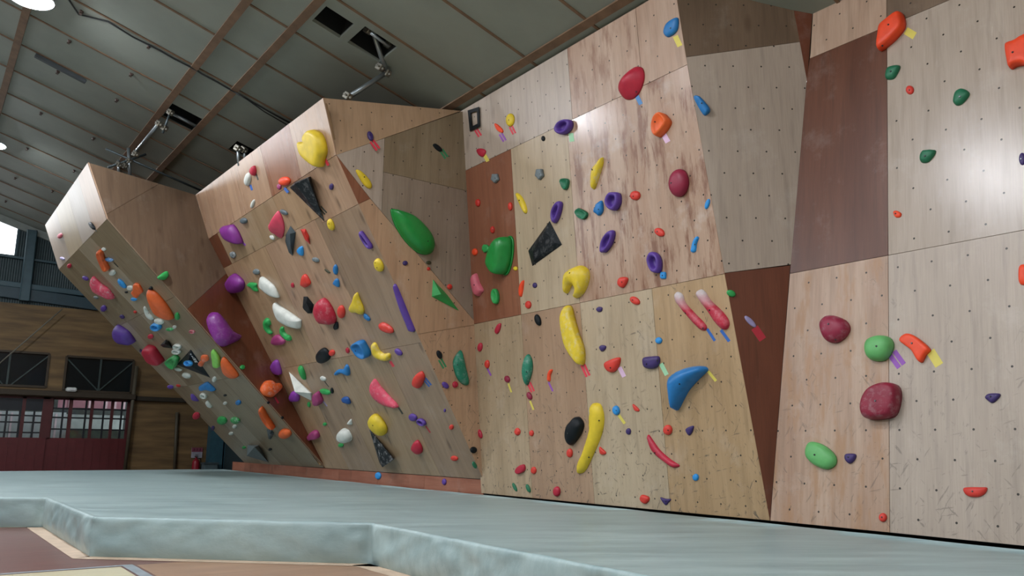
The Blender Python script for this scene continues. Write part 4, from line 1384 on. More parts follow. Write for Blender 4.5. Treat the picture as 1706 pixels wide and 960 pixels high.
H('white oval hold below the lettered black volume', 'wht', 'L', (311, 626, 16, 10, 20))
H('small translucent white hold at the lower tip of the lettered black volume', 'wht', 'L', (357, 632, 8, 10))
H('blue fish shaped hold below the lettered black volume', 'blu', 'L', [(331, 645), (336, 641), (344, 636), (350, 640), (360, 652), (350, 649), (342, 650), (334, 652)], bolt=[], h=.6)
H('small purple hold on the left overhang edge, left of a tiny red one', 'pur', 'L', (284, 645, 11, 7, 10))
H('tiny dull red hold right of a small purple one near the left edge', 'red2', 'L', (297, 643, 8, 5, 20))
H('white open ring hold under the blue fish shaped hold', 'wht', 'L', (339, 660, 13, 11, 30), 'ring', h=.6)
H('white half moon hold below the white open ring', 'wht', 'L', [(342, 671), (347, 668), (354, 678), (346, 679)], h=.5)
H('purple pointed hold left of the white open ring', 'pur', 'L', [(316, 660), (322, 657), (331, 669), (321, 668)], 'cone', h=.6)
H('tiny black hold above the tiny white one, lower left overhang', 'blk', 'L', (375, 659, 6, 4))
H('tiny white round hold left of the small blue one', 'wht', 'L', (375, 672, 7, 6))
H('small blue hold alone near the right edge of the left overhang', 'blu', 'L', (397, 671, 10, 9))
H('round crimson hold near the lower left edge of the left overhang', 'crim', 'L', (327, 693, 13, 13), bolt=[])
H('green rounded hold left of the chalky green one', 'gr', 'L', (370, 701, 17, 15, 20), bolt=[])
H('green hold with chalky white top beside another green one', 'gr', 'L', (392, 701, 17, 12, 20), chalk=.8, bolt=[])
H('small white knob just under the chalky green hold', 'wht', 'L', (391, 711, 8, 7))
H('tiny white hold below the pair of green holds', 'wht', 'L', (385, 722.5, 8, 6))
H('tiny dark purple hold close to the lower left overhang edge', 'dpur', 'L', (354.5, 713.5, 6, 8))
H('orange boat shaped jug above the dark slate hold', 'or', 'L', [(431, 684), (435, 677.5), (441, 681), (447.5, 694), (459, 710), (457, 714), (447.5, 712.5), (440, 706), (434, 697.5)], 'lip', h=.6, bolt=[])
H('orange ball hold right of the dark slate hold', 'or', 'L', (475, 723, 22, 18, 10), h=.6, bolt=[])
VOL('dark slate pointed hold under the orange boat shaped jug', 'sla', 'L', [(444, 716), (452, 715), (457, 722), (451, 733), (447, 731)], [((450, 723), .07)], chalk=.4)
H('tiny black hold at the foot of the left overhang', 'blk', 'L', (450, 749, 6, 5))
VOL('grey pyramid volume low on the left overhang', 'gry', 'L', [(412.5, 741.5), (431, 742), (448, 771), (411, 760)], [((424, 745), .18)], gloss=.6)
H('tiny green hold left of the grey pyramid volume', 'gr', 'L', (406.5, 746, 7, 5))
H('big dark violet boomerang hold on the dark red return side', 'mag', 'L3', [(346, 530), (354, 518.5), (364, 522), (375, 535), (386.5, 551), (401, 557.5), (401, 564), (385, 573), (369.5, 578), (356.5, 567), (347.5, 546)], 'bar', h=.5, chalk=.15, bolt=[], gloss=.35)
# ---- middle overhang
H('dark violet bulb hold over the small red panel, top left of the middle overhang', 'mag', 'M', [(366, 382), (374, 377.5), (384, 374), (390, 374), (397.5, 385), (403, 402), (401, 408), (385, 406), (372.5, 399)], h=.6, bolt=[])
T('violet tape strip below the dark violet bulb hold', 'tpur', 'M', 403, 403, 409, 409, 3)
H('dark violet round hold at the left edge of the middle overhang', 'mag', 'M', [(373, 483), (376, 470), (381, 463), (388, 454), (397, 458), (406, 468), (407, 478), (400, 489), (385, 490), (376, 488)], h=.65, bolt=[])
H('violet hold at the edge above the orange fish shaped hold', 'orc', 'M', [(449, 612), (456, 601), (464, 601), (469, 615), (468, 624), (456, 623)], h=.55, bolt=[])
H('violet hold half under the white pyramid volume', 'orc', 'M', [(481, 661), (487, 651), (497, 653), (499, 668), (490, 670), (483, 668)], h=.5, bolt=[])
H('orange fish shaped hold with chalky back on the dark red return', 'or', 'L3', [(433, 647.5), (440, 636), (449, 634), (456, 639), (466, 639), (470.6, 644), (469, 650), (460, 657.5), (452.5, 662.5), (441, 660), (435, 655)], chalk=.45, h=.6, bolt=[(455, 648, 1)])
T('red tape strip below the orange fish shaped hold', 'trd', 'L3', 458, 662, 464, 672, 3)
H('tiny black hold under the orange fish shaped hold, on the overhang seam', 'blk', 'L3', (447, 671, 5, 5))
H('tiny black hold on the overhang seam right of the orange boat shaped jug', 'blk', 'L3', (470.5, 696, 5, 5))
VOL('white pyramid volume on the lower middle overhang', 'wht', 'M', [(481, 619), (520, 655), (519, 668), (493, 655)], [((491, 653), .2), ((517, 655), .04)], gloss=.6)
H('plum coloured cylinder hold at the right tip of the white pyramid volume', 'plum', 'M', [(520, 659), (529, 652), (537, 662), (539, 669), (531, 676), (521, 674)], 'flat', h=.8, bolt=[])
T('thin violet tape strip right of the plum coloured cylinder hold', 'lil', 'M', 538, 668, 545, 677, 1.8)
H('green oval hold above the white pyramid volume', 'gr', 'M', [(496, 611), (504, 611), (509, 622), (508, 633), (503, 631), (497, 620)], bolt=[], h=.5)
H('tiny green hold below the white pyramid volume', 'gr', 'M', (514.5, 674, 6, 9, -10))
H('small white disc hold left of the blue bone shaped hold', 'wht', 'M', (538.5, 631, 11, 8, 30))
T('thin dark tape strip running from the small white disc hold', 'tblk', 'M', 541, 636, 548, 645, 1.2)
H('flat green hold right of the plum coloured cylinder', 'gr', 'M', (542, 653, 19, 10, 15), bolt=[], rock=.1)
H('small black disc hold at the end of the flat green hold', 'blk', 'M', (553, 651, 6, 10, -10))
H('blue bone shaped hold below the black dome', 'blu', 'M', [(556, 622), (563, 616), (572, 615), (577, 607), (582, 611), (583.5, 622), (580, 626), (569, 622), (559, 626)], 'bar', h=.5, bolt=[])
H('black dome hold left of a small red one, lower middle overhang', 'blk', 'M', [(526, 592), (531, 583), (538, 579), (545, 582), (551, 592), (549, 600), (538, 606), (529, 603)], bolt=[])
H('small coral red hold touching the black dome', 'red', 'M', (553, 588, 11, 11))
H('tiny crimson hold left of the big blue jug', 'crim', 'M', (579, 584, 7, 10, -15))
H('big blue jug with a ridge across its top', 'blu', 'M', [(584, 577.5), (594, 569), (606, 566), (611, 572.5), (616, 586), (614, 595), (605, 599), (594, 595), (587.5, 586)], 'lip', h=.65, bolt=[(592, 585, 1)])
H('yellow half ring hold right of the big blue jug', 'yel', 'M', [(620, 573), (625, 571), (629, 577), (632, 585), (640, 590), (648, 588), (651, 592), (649, 600), (641, 603), (632, 601), (624, 596), (620, 585)], 'bar', chalk=.35, bolt=[])
T('red tape strip below the yellow half ring hold', 'tred', 'M', 650, 602, 656, 611, 4)
H('purple oval hold right of the yellow half ring', 'pur', 'M', (664, 587, 15, 10, 42), bolt=[])
H('long pink banana shaped hold on the lower middle overhang', 'pink', 'M', [(616, 648.5), (621, 634), (626, 631.6), (634, 643), (647, 657.7), (660, 670.7), (664, 678.5), (655, 680), (639, 677), (624, 667)], 'bar', h=.4, chalk=.25, bolt=[(627, 668, 1)])
T('black tape strip at the lower end of the long pink banana shaped hold', 'tblk', 'M', 664, 679, 671, 690, 2.6)
H('red rounded hold with blue tape, right part of the lower middle overhang', 'red', 'M', [(687, 635), (692, 624), (702, 618), (708, 627), (706, 637), (699, 648), (689, 644)], h=.5, bolt=[])
T('blue tape strip of the pair beside the red rounded hold', 'tblu', 'M', 707, 631, 717, 643, 2.4, 2)
H('yellow dome hold above the black fin volume', 'yel', 'M', [(612, 703), (618, 693), (627, 690), (636, 696), (644, 708), (644, 719), (637, 727), (627, 724), (615, 714)], h=.55, bolt=[(621, 709, 1)])
VOL('black fin shaped volume with chalky face low on the middle overhang', 'blk', 'M', [(615, 715), (620, 722.5), (632.5, 734), (657, 764), (632, 772), (624, 741)], [((637, 779), .17), ((656, 766), .10)], chalk=.5)
H('purple oval hold of the touching pair above the crimson hold', 'pur', 'M', (688, 696, 15, 13, 35), bolt=[])
H('purple ring hold at the right of its oval twin', 'pur', 'M', (702, 704, 17, 13, 35), 'ring', h=.6)
T('thin red tape strip under the purple ring hold', 'trd', 'M', 709, 710, 717, 721, 2)
H('crimson rounded hold low on the right of the middle overhang', 'crim', 'M', [(684, 746), (690, 736), (697, 734), (704, 745), (703, 754), (696, 757), (687, 752)], h=.5, bolt=[])
_o = H('white ball hold with flange low on the middle overhang', 'wht', 'M', [(560, 729), (564, 720), (573, 715), (582, 718), (586, 729), (580, 737), (571, 739), (563, 736)], 'dome', h=.8, bolt=[])
flange(_o, FN[0])
H('small green hold under the white ball hold', 'gr', 'M', (568, 742, 10, 7))
H('small white cone hold above the white ball hold', 'wht', 'M', [(578, 706), (585, 698), (587, 707), (582, 708)], 'cone', h=.6)
H('plum magenta cylinder hold left of the white ball', 'plum', 'M', [(512, 728), (522, 717), (530, 718), (532, 729), (521, 733), (514, 735)], 'flat', h=.8, bolt=[])
H('tiny green hold above the plum magenta cylinder', 'gr', 'M', (541, 707, 7, 6))
H('dark blue angular hold left of the long pink banana shaped hold', 'dblu', 'M', [(569, 665), (574, 661), (581, 662), (584, 673), (577, 673), (571, 671)], bolt=[], h=.55)
H('round blue hold on the kick board', 'lblu', 'K', (630, 793, 11, 12))
H('small purple hold on the kick board', 'pur', 'K', (740, 803, 8, 11))
H('coral hold low on the middle overhang near the central wall', 'red', 'M', (757, 764, 13, 9, 15), bolt=[])
H('small coral hold near the right edge of the middle overhang', 'red', 'M', (752, 712, 8, 9))
H('tiny purple hold on the right edge of the middle overhang', 'pur', 'M', (741, 684, 4, 6))
H('red shell shaped hold over the long white one, middle headwall', 'crim', 'MU', [(415, 282.5), (422.5, 276), (426, 279), (427.5, 287.5), (424, 293), (417.5, 290)], bolt=[], h=.6)
H('long white hold under the red shell on the middle headwall', 'wht', 'MU', [(406, 303), (409, 291), (414, 287), (419, 295), (416, 306), (411, 310)], bolt=[], h=.5)
T('dark tape strip below the red shell shaped hold', 'tblk', 'MU', 427, 290, 430, 300, 2.4)
T('blue tape strip below the long white hold on the middle headwall', 'tblu', 'MU', 417, 308, 420, 317, 3.5)
H('small white finger hold at the bottom of the middle headwall', 'wht', 'MU', [(417, 345), (419, 336), (423, 332), (425, 336), (421, 346)], h=.6)
H('grey hold above the dark violet bulb', 'gryd', 'M', (406, 368, 13, 11, 20), bolt=[], h=.6)
H('bright orange red oval hold left of the black triangular volume', 'orr', 'MU', (474, 302, 21, 15, -10), bolt=[], h=.55)
H('tiny magenta lump at the left end of the orange red oval', 'plum', 'MU', (465, 311, 8, 9), rock=.2)
T('blue tape strip below the orange red oval hold', 'tblu', 'MU', 474, 313, 480, 321, 4.5)
VOL('large black triangular volume spattered with chalk on the upper middle overhang', 'blk', 'M', [(484, 311), (492, 303), (517, 294), (541, 370)], [((483, 313), .1), ((491, 306), .16), ((513, 296), .12)], chalk=.2)
T('olive tape strip of the pair at the tip of the large black triangular volume', 'tblk', 'M', 533, 345, 543, 356, 2.2, 2)
H('tiny purple hold right of the large black triangular volume', 'dpur', 'M', (552, 311, 8, 11))
H('big yellow heart shaped hold at the top of the middle headwall', 'yel', 'MU', [(508, 229), (513, 220), (521, 215), (535, 220), (543, 234), (545, 252), (540, 265), (534, 280), (517.5, 274), (501, 261), (496, 249), (496, 238), (504, 239), (512, 235)], 'flat', h=.4, bolt=[])
T('pink tape strip at the lower right of the big yellow heart shaped hold', 'tred', 'MU', 541, 264, 547, 276, 4)
H('pink faceted horn shaped hold left of the grey hold, middle overhang', 'pink', 'M', [(447, 380), (448, 369), (456, 364), (459, 353), (462, 352), (469, 361), (474, 375), (474, 386), (468, 397), (456, 391), (449, 389)], 'cone', h=.6, apex=(457, 372), bolt=[])
H('small white hold under the pink faceted horn', 'wht', 'M', (453.5, 396, 10, 7, 45))
H('small grey hold above the dark slate blade', 'gryd', 'M', (473, 354, 15, 8, 30))
VOL('dark slate blade shaped volume right of the pink faceted horn', 'sla', 'M', [(484, 376), (493, 387), (491, 402), (488, 427), (481, 421), (475, 402), (476, 391)], [((483, 390), .08), ((484, 410), .08)], gloss=.7)
VOL('red wedge hold right of the dark slate blade', 'red2', 'M', [(500, 382), (509, 381), (515, 393), (517, 408), (508, 400)], [((507, 388), .05), ((512, 399), .05)])
H('small blue knob below the red wedge', 'lblu', 'M', [(494, 419), (498, 412), (505, 411), (506, 424), (502, 426)], bolt=[])
H('small grey two part hold right of the small blue knob', 'gry', 'M', (526, 433, 13, 8, 20), rock=.2)
H('thin olive black sliver hold left of two blue holds', 'olv', 'M', (545.5, 452, 12, 4, 35))
H('upper of two small blue holds in the middle of the middle overhang', 'blu', 'M', (559, 449, 9, 17, -5), rock=.1)
H('lower of two small blue holds in the middle of the middle overhang', 'blu', 'M', [(554, 472), (560, 464), (565, 467), (566, 478), (559, 476)], bolt=[])
H('coral red rounded triangular hold above the black faceted hold', 'red', 'M', [(500, 473), (503, 459), (509, 457), (516, 466), (518, 473), (510, 479), (502, 477)], bolt=[])
H('tiny crimson hold left of the coral red triangular one', 'crim', 'M', (487.5, 475.5, 6, 9, -15))
H('upper white leaf shaped hold on the middle overhang', 'wht', 'M', [(431, 474), (434, 462), (440, 462), (450, 469), (459, 477.5), (465, 494), (462.5, 497), (450, 494), (437.5, 485), (432.5, 480)], h=.35, bolt=[])
H('lower white half leaf shaped hold on the middle overhang', 'wht', 'M', [(456, 509), (458, 504), (466, 509), (480, 517.5), (500, 531), (502.5, 535), (501, 546), (497.5, 549), (482.5, 546), (466, 537.5), (459, 525)], h=.4, bolt=[])
H('left of two small green hook holds below the white leaves', 'gr', 'M', [(438, 545), (438, 535), (443, 530), (449, 532), (452, 540), (448, 543), (449, 549), (454, 555), (450, 557.5), (442, 551)], 'bar', bolt=[])
H('right of two small green hook holds, on top of the dark magenta knob', 'gr', 'M', [(466, 552.5), (468, 545), (473, 545), (473, 552), (478, 558), (484, 559), (486, 566), (480, 569), (470, 562)], 'bar', bolt=[])
H('dark magenta knob under the right green hook', 'plum', 'M', [(451, 570), (455, 560), (464, 557.5), (470, 562.5), (476, 569), (472.5, 574), (462.5, 575.6), (454, 574)], bolt=[])
H('green leaf hold between the dark violet round hold and the upper white leaf', 'gr', 'M', [(411, 476), (416, 471), (427.5, 472), (428, 479), (430, 486), (424, 486), (417.5, 479)], bolt=[])
VOL('black faceted hold left of the big crimson pink dome', 'blk', 'M', [(504, 512.5), (505.6, 494), (512.5, 494), (523, 507.5), (520, 522.5), (512.5, 522.5), (506, 516)], [((510, 503), .09), ((515, 514), .08)], gloss=.7)
H('big crimson pink dome hold in the middle of the middle overhang', 'crim', 'M', [(520.6, 517.5), (526, 505), (532.5, 499), (540, 497.5), (549, 504), (556, 515), (560.6, 529), (557.5, 539), (542.5, 541), (531, 540), (524, 530)], h=.55, chalk=.25, bolt=[])
H('red oval hold at the right of the big crimson pink dome', 'red', 'M', (568.5, 519.5, 14, 22, -5), bolt=[])
H('small black hold under the big crimson pink dome', 'blk', 'M', [(555, 545), (559, 537), (563, 537), (564, 547), (558, 550)])
H('yellow rounded triangular hold right of the crimson pink dome', 'yel', 'M', [(580.6, 514), (589, 499), (592.5, 488), (596, 489), (600, 499), (607.5, 516), (604, 524), (595, 521), (585, 520.6)], bolt=[], chalk=.2)
H('small blue hold below the yellow rounded triangle', 'blu', 'M', (611, 529, 15, 8, 48), rock=.15)
H('coral red lumpy hold left of the foot of the long purple blade', 'red', 'M', [(631, 541), (638, 537), (648, 541), (655, 549), (654, 556), (644, 555), (634, 550)], bolt=[], chalk=.2)
H('pale grey hold on the small red panel of the middle overhang', 'gry', 'M', (388, 425, 11, 11), chalk=.8, rock=.2)
H('grey hold above the upper white leaf', 'gry', 'M', (427, 453, 12, 10, 20), bolt=[])
H('small yellow ring hold at the tip of the large black triangular volume', 'yel', 'M', (551, 374.5, 12, 20, -18), bolt=[(548, 373, 1)])
H('purple slot shaped hold right of the yellow ring hold', 'pur', 'M', [(598, 389), (603, 385), (610, 393), (620, 407), (620, 414), (613, 415), (604, 405)], 'ring', h=.55)
H('yellow egg shaped hold below the purple slot', 'yel', 'M', (631, 442, 16, 23, -22), bolt=[(625, 438, 1), (628, 446, 1)])
H('long purple blade shaped hold at the right edge of the middle overhang', 'pur', 'M', [(655, 478), (658, 474), (662, 479), (672, 501.5), (685, 533), (692, 551), (681, 552), (675, 538), (664, 512)], 'bar', h=.45, bolt=[], gloss=.3)
# ---- side return and prow
VOL('green three sided pyramid volume on the side return', 'gr', 'N2', [(721, 465), (719, 494.5), (765.5, 519), (746, 492)], [((735, 490), .12)], gloss=.5)
_o = H('huge glossy green dome hold on the side return', 'grn', 'N2', [(652.6, 352), (656, 348), (664, 349), (690, 358), (714, 381.6), (724, 400), (723, 415.5), (712.5, 423), (695.6, 420.7), (675, 402.5), (659, 376.5)], h=.5, gloss=.3, bolt=[(713, 402, 1)])
flange(_o, FN[0], 1.03, .07)
H('small purple knob on the tan triangle below the huge green dome', 'dpur', 'N2', (675, 438.5, 9, 8))
H('small dark block hold right of the lower tip of the huge green dome', 'olv', 'N2', (714, 437.5, 9, 6))
H('small brown knob under the small dark block', 'red2', 'N2', (714, 448, 6, 6))
H('small red hold beside the green three sided pyramid', 'red', 'N2', (749, 478, 9, 9))
H('yellow banana hold near the bright upper corner of the side return', 'yel', 'N2', [(593, 285), (598, 283), (607, 290), (616, 300), (620, 309), (617, 314), (610, 312), (602, 303)], bolt=[(607, 295, 1)], h=.5)
H('black teardrop hold with green tape high on the side return', 'blk', 'N2', [(721, 242), (725, 239), (732, 243), (737, 250), (733, 253), (726, 249)], bolt=[])
T('green tape strip of the pair below the black teardrop hold of the side return', 'tgrn', 'N2', 735, 250, 744, 263, 3.2, 2)
H('purple oval hold on the prow above the side return', 'dpur', 'N1', (617, 227, 10, 17, -22), bolt=[(616.5, 225, 1)])
T('pink tape strip of the pair below the purple oval of the prow', 'tred', 'N1', 619, 235, 630, 249, 3.4, 2, 2.2)
H('black teardrop hold with green tape left of the tall teal half leaf', 'blk', 'N2', (732, 591, 9, 15, -22), bolt=[])
T('green tape strip of the pair left of the tall teal half leaf', 'tgrn', 'N2', 733, 599, 741, 613, 3, 2)
H('tall teal half leaf shaped hold at the corner by the central wall', 'teal', 'N2', [(754.5, 609.5), (757, 596), (768, 583.4), (772, 594), (776, 612), (782, 639), (772, 640.7), (761, 630)], h=.4, chalk=.25, bolt=[(762, 608, 1)])
H('small crimson hold below the tall teal half leaf', 'crim', 'N2', (758.5, 641, 10, 11))
H('small purple bean hold left of the small crimson one', 'pur', 'N2', (742, 642, 14, 9, 45))
H('small black hold low on the tan triangle of the side return', 'blk', 'N2', (789, 750, 12, 11, 15))
H('small green sliver hold below the small black one by the corner', 'dgr', 'N2', (790.5, 775, 7, 13, -25))
# ---- central wall: top strip
for nm in (0,):
    o_ = [(779, 184), (798, 178), (799.5, 211), (782.6, 219)]
    i_ = [(784.3, 188.5), (794.2, 185.2), (795.2, 206), (786.5, 210.5)]
    f = F['P']
    bm = bmesh.new()
    c3 = f.px((790, 198))
    Mi = f.M(c3).inverted()
    lay = [[bm.verts.new(Mi @ f.px(p, h_)) for p in q] for q, h_ in ((o_, 0), (o_, .03), (i_, .03), (i_, 0))]
    for a, b in zip(lay, lay[1:]+lay[:1]):
        for j in range(4): bm.faces.new((a[j], a[(j+1) % 4], b[(j+1) % 4], b[j]))
    bmesh.ops.recalc_face_normals(bm, faces=bm.faces)
    bmesh.ops.bevel(bm, geom=bm.edges[:], offset=.004, segments=1, affect='EDGES')
    o = link('climbing_hold', bm, hmat('blk'), None, f.M(c3))
    finish(o, 'black square frame hold in the top left corner of the central wall', 'P')
T('pink tape strip of the pair under the black square frame hold', 'tred', 'P', 793, 216, 800, 227, 2.8, 2)
H('orange sliver hold with purple tape right of the black square frame', 'orr', 'P', [(824, 206), (829, 207), (838, 216), (837, 222), (828, 217)], 'flat', bolt=[])
T('purple tape strip of the pair below the orange sliver hold', 'tpur', 'P', 834, 223, 841, 235, 2.8, 2)
H('yellow disc hold high on the central wall', 'yel', 'P', (850, 200, 15, 22, 5), h=.3, bolt=[(847.5, 200, 1)])
T('pink tape strip of the pair below the yellow disc hold', 'tred', 'P', 851, 211, 857, 223, 2.8, 2)
H('crimson heart shaped hold with cream tape at the panel seam', 'crim', 'P', [(794, 250), (799, 247), (806, 248), (810, 253), (805, 262), (798, 259)], bolt=[])
T('cream tape strip below the crimson heart shaped hold', 'tyel', 'P', 807, 258, 813, 269, 6)
H('purple ring hold at the seam high on the central wall', 'pur', 'P', [(924, 214), (930, 202), (942, 197), (953, 200), (954, 213), (945, 224), (934, 226), (926, 221)], 'ring', h=.55)
H('small black hold left of the purple ring at the seam', 'blk', 'P', (905, 231, 7, 9))
T('pale green tape strip below the purple ring at the seam', 'paleg', 'P', 951, 222, 953, 236, 8)
H('big crimson faceted dome hold at the top of the central wall', 'crim', 'P', [(1028.6, 146), (1033, 134), (1041.7, 123), (1057, 111), (1070, 113), (1074, 130), (1068, 151), (1057, 164), (1044, 166), (1034, 158)], 'cone', h=.45, apex=(1053, 135), bolt=[(1060, 153)])
T('light blue tape strip below the big crimson faceted dome', 'tlblu', 'P', 1061, 160, 1068, 174, 7)
H('blue almond shaped hold in the top right corner of the central wall', 'blu', 'P', [(1105.5, 49.5), (1112, 36.5), (1127.6, 28.6), (1130.7, 39), (1127.6, 53), (1114.6, 62), (1106.8, 58)], h=.3, bolt=[(1117, 47)])
T('pale yellow tape strip below the blue almond shaped hold', 'tyel', 'P', 1125, 60, 1133, 77, 9)
H('orange hold with three carved ribs near the right edge of the central wall', 'or', 'P', [(1084.6, 206), (1088.5, 193), (1099, 187), (1109, 192.7), (1119.8, 204), (1112, 217), (1096, 228), (1087, 219)], 'lip', h=.6, apex=(1096, 205), bolt=[(1091, 203, 1)])
T('pale pink tape strip below the ribbed orange hold', 'ppink', 'P', 1105, 223, 1113, 237, 9)
H('blue slot hold alone on the angled return', 'blu', 'Q', [(1156, 163), (1161.5, 160), (1169, 164), (1183.6, 182), (1180, 190), (1171, 190.5)], 'bar', h=.6, bolt=[(1169, 172, 1)])
# ---- central wall: middle band
H('grey rosette hold on the dark red brown panel', 'gry', 'P', rosette(825, 297, 16, 17), 'flat', h=.5, bolt=[(825, 297)])
H('grey rosette hold on the pale panel', 'gry', 'P', rosette(899, 290, 17, 20), 'flat', h=.5, bolt=[(899, 290)])
H('green triangular hold with a notch right of the grey rosette, pale panel', 'dgr', 'P', [(932, 300), (941, 297), (949, 300), (947, 312), (941, 317), (935, 311)], 'lip', bolt=[])
H('yellow and chalky banana hold high on the rosy panel', 'yel', 'P', [(984, 300), (986, 281), (996, 269), (1004, 262), (1005.5, 273), (999, 294), (992, 314), (986, 313)], 'bar', h=.5, chalk=.6, bolt=[(987, 283, 1)])
H('slim yellow hold at the left edge of the pale panel', 'yel', 'P', [(859, 323), (867, 325), (874.6, 336), (878.5, 351), (874.6, 356.6), (867, 345)], 'bar', bolt=[(865, 334, 1)], h=.5)
H('small red hold on the left of the dark red brown panel, below the grey rosette', 'red2', 'P', (796, 338, 9, 13))
H('small red hold at the right edge of the dark red brown panel', 'red', 'P', (850, 344, 8, 14))
H('small red hold above the big green bell shaped hold', 'red2', 'P', (820.5, 383, 8, 12), bolt=[(821, 383, 1)])
H('small orange red hold left of the big green bell shaped hold', 'orr', 'P', (791, 420, 10, 12))
H('small green knob at the upper left of the big green bell shaped hold', 'gr', 'P', (809, 414, 14, 13), rock=.2, bolt=[])
_o = H('big green bell shaped hold with a flange on the dark red brown panel', 'grn', 'P', [(808, 434), (812, 422), (818, 408), (829, 397), (842, 393), (852.7, 403), (855, 427), (850, 448), (839.7, 458), (826.7, 455.5), (811, 443)], 'flat', h=.85, apex=(820, 425), gloss=.35, bolt=[])
flange(_o, FN[0], 1.05, .08)
H('dusty pink ear shaped hold low on the dark red brown panel', 'rose', 'P', [(784, 466), (793, 455.5), (799, 471), (806, 483), (802, 489), (795, 494.6), (787.6, 488)], 'bar', bolt=[(790, 475, 1)])
H('green ribbed oval hold low on the dark red brown panel', 'gr', 'P', (825, 494, 15, 26, -5), 'lip', bolt=[])
H('tiny yellow hold at the corner seam right of the big green bell', 'yel', 'P', (859, 447.5, 8, 7), rock=.2)
H('thin red blade hold at the seam left of the black four sided volume', 'orr', 'P', [(865, 492), (864, 480), (868, 470), (873.5, 468.5), (870, 493)], 'bar')
H('small round red hold at the bottom of the pale panel', 'red', 'P', (880, 508, 11, 13), bolt=[])
H('tiny purple hold under the black four sided volume', 'dpur', 'P', (891, 475.5, 8, 9))
VOL('flat black four sided volume on the pale panel', 'blk', 'P', [(916, 367.5), (937, 408), (887, 444), (879.8, 418)], [((908, 385), .05), ((925, 405), .05), ((889, 434), .05), ((888, 420), .05)], chalk=.12)
H('long purple ring hold above the black four sided volume', 'pur', 'P', [(919, 367), (917.5, 352), (924, 339), (932, 335), (938, 341), (934.5, 359), (926, 372)], 'ring', h=.5)
H('green lumpy hold left of the small blue one, rosy panel', 'dgr', 'P', [(958, 350), (966, 347), (979, 354), (979, 362), (971, 367), (961, 360)], 'lip', rock=.15, bolt=[])
H('blue carved hold touching the purple ring, rosy panel', 'blu', 'P', [(989, 349), (994, 338), (1003, 335), (1006, 350), (1000, 359), (991, 355)], rock=.12, bolt=[(997, 349, 1)])
H('round purple ring hold with pale centre on the rosy panel', 'pur', 'P', [(1007, 333), (1013, 322), (1022, 320), (1034, 323), (1036, 338), (1028, 350), (1018, 350), (1009, 343)], 'ring', h=.55)
H('small red hold right of the round purple ring', 'red', 'P', (1058.5, 326, 18, 16, -20), bolt=[(1055, 327, 1)])
H('tall purple ring hold in the middle of the rosy panel', 'pur', 'P', [(1000, 419), (1001, 402), (1010, 387), (1021, 383), (1025, 391), (1021, 408), (1011, 420), (1005, 421)], 'ring', h=.5)
H('maroon egg shaped hold on the right of the rosy panel', 'mar', 'P', (1131, 305, 35, 47, 5), h=.4, bolt=[(1118, 305)])
H('small red bean hold below the maroon egg', 'red', 'P', (1099, 387, 19, 13, 35), bolt=[(1095, 386)])
H('small blue crescent hold right of the small red bean', 'lblu', 'P', [(1151, 415), (1154, 402), (1160, 394), (1164.5, 396.6), (1161, 406), (1160, 418), (1155, 421), (1151, 419)], 'bar')
H('small blue hold at the right edge of the rosy panel', 'lblu', 'P', (1178.5, 340, 8, 18, 18))
H('purple ring hold above the small light blue cube', 'pur', 'P', [(1077, 434), (1081, 423), (1087.6, 419.5), (1098, 423), (1103.7, 434), (1102.7, 447), (1098, 455), (1087.6, 455), (1081, 448)], 'ring', h=.5)
H('small light blue cube hold under a purple ring', 'lblu', 'P', (1105, 459, 11, 12, 0, 20, 4), bolt=[(1103.5, 459, 1)])
H('red rounded triangular hold right of the yellow hook', 'red', 'P', [(1029, 470), (1033, 462), (1045, 462), (1046, 469), (1039, 480), (1031, 477)], bolt=[(1036, 470, 1)])
H('big yellow hook shaped hold at the foot of the pale panel', 'yel', 'P', [(938.4, 462.5), (942, 452), (955, 444), (968, 441.7), (980, 449.5), (982.7, 462.5), (979, 478), (971, 491), (960.5, 497), (957, 493), (961, 483), (955, 474), (949, 476), (946, 484), (941, 488.5), (938.4, 480)], 'bar', h=.4, chalk=.25, bolt=[(949, 455, 1)])
H('long yellow lozenge hold with a grey stripe below the yellow hook', 'yel', 'P', [(933, 530), (937, 517), (945, 509), (953, 511), (958, 530), (965.7, 556), (975, 582), (973.5, 605), (967, 609), (958, 603), (942, 582), (935, 556)], 'flat', h=.35, chalk=.4, bolt=[])
T('pink tape strip of the pair below the long yellow lozenge hold', 'tred', 'P', 971, 608, 980, 627, 3.6, 2)
# ---- central wall: lower band
H('crimson almond hold just under the dark red brown panel', 'crim', 'P', [(824, 550), (829, 540), (834.5, 539), (834, 549), (829, 556.5), (825, 555)])
H('black bean hold under the seam left of the long yellow lozenge', 'blk', 'P', (896, 533.5, 11, 20, -15), bolt=[])
H('small crimson hold right of the tall teal half leaf, upper one', 'crim', 'P', (799.7, 578.5, 9, 15, 8))
H('small red hold with a single purple tape strip, right of the tall teal half leaf', 'red', 'P', (811.5, 607, 9, 14))
T('purple tape strip below the small red hold right of the tall teal half leaf', 'tpur', 'P', 812, 614, 818, 626, 2.6)
H('small dark crimson hold with yellow tape left of the green leaf', 'mar', 'P', (845, 632, 10, 12, -15))
T('yellow tape strip below the small dark crimson hold left of the green leaf', 'tyel', 'P', 847, 639, 852, 654, 2.8)
H('dark green leaf shaped hold in the middle of the lower central wall', 'teal', 'P', [(869, 619), (872, 600.5), (878.5, 590), (886, 599), (888, 616), (882, 634), (877, 642), (872, 634)], h=.45, chalk=.25, bolt=[(877, 620, 1)])
T('pink tape strip of the pair below the dark green leaf shaped hold', 'tred', 'P', 881, 638, 888, 653, 2.8, 2)
H('thin red crescent hold with purple tape right of the green leaf', 'orr', 'P', [(912, 634), (912, 622.6), (916, 616), (921, 616.7), (917.5, 626), (917, 635)], 'bar')
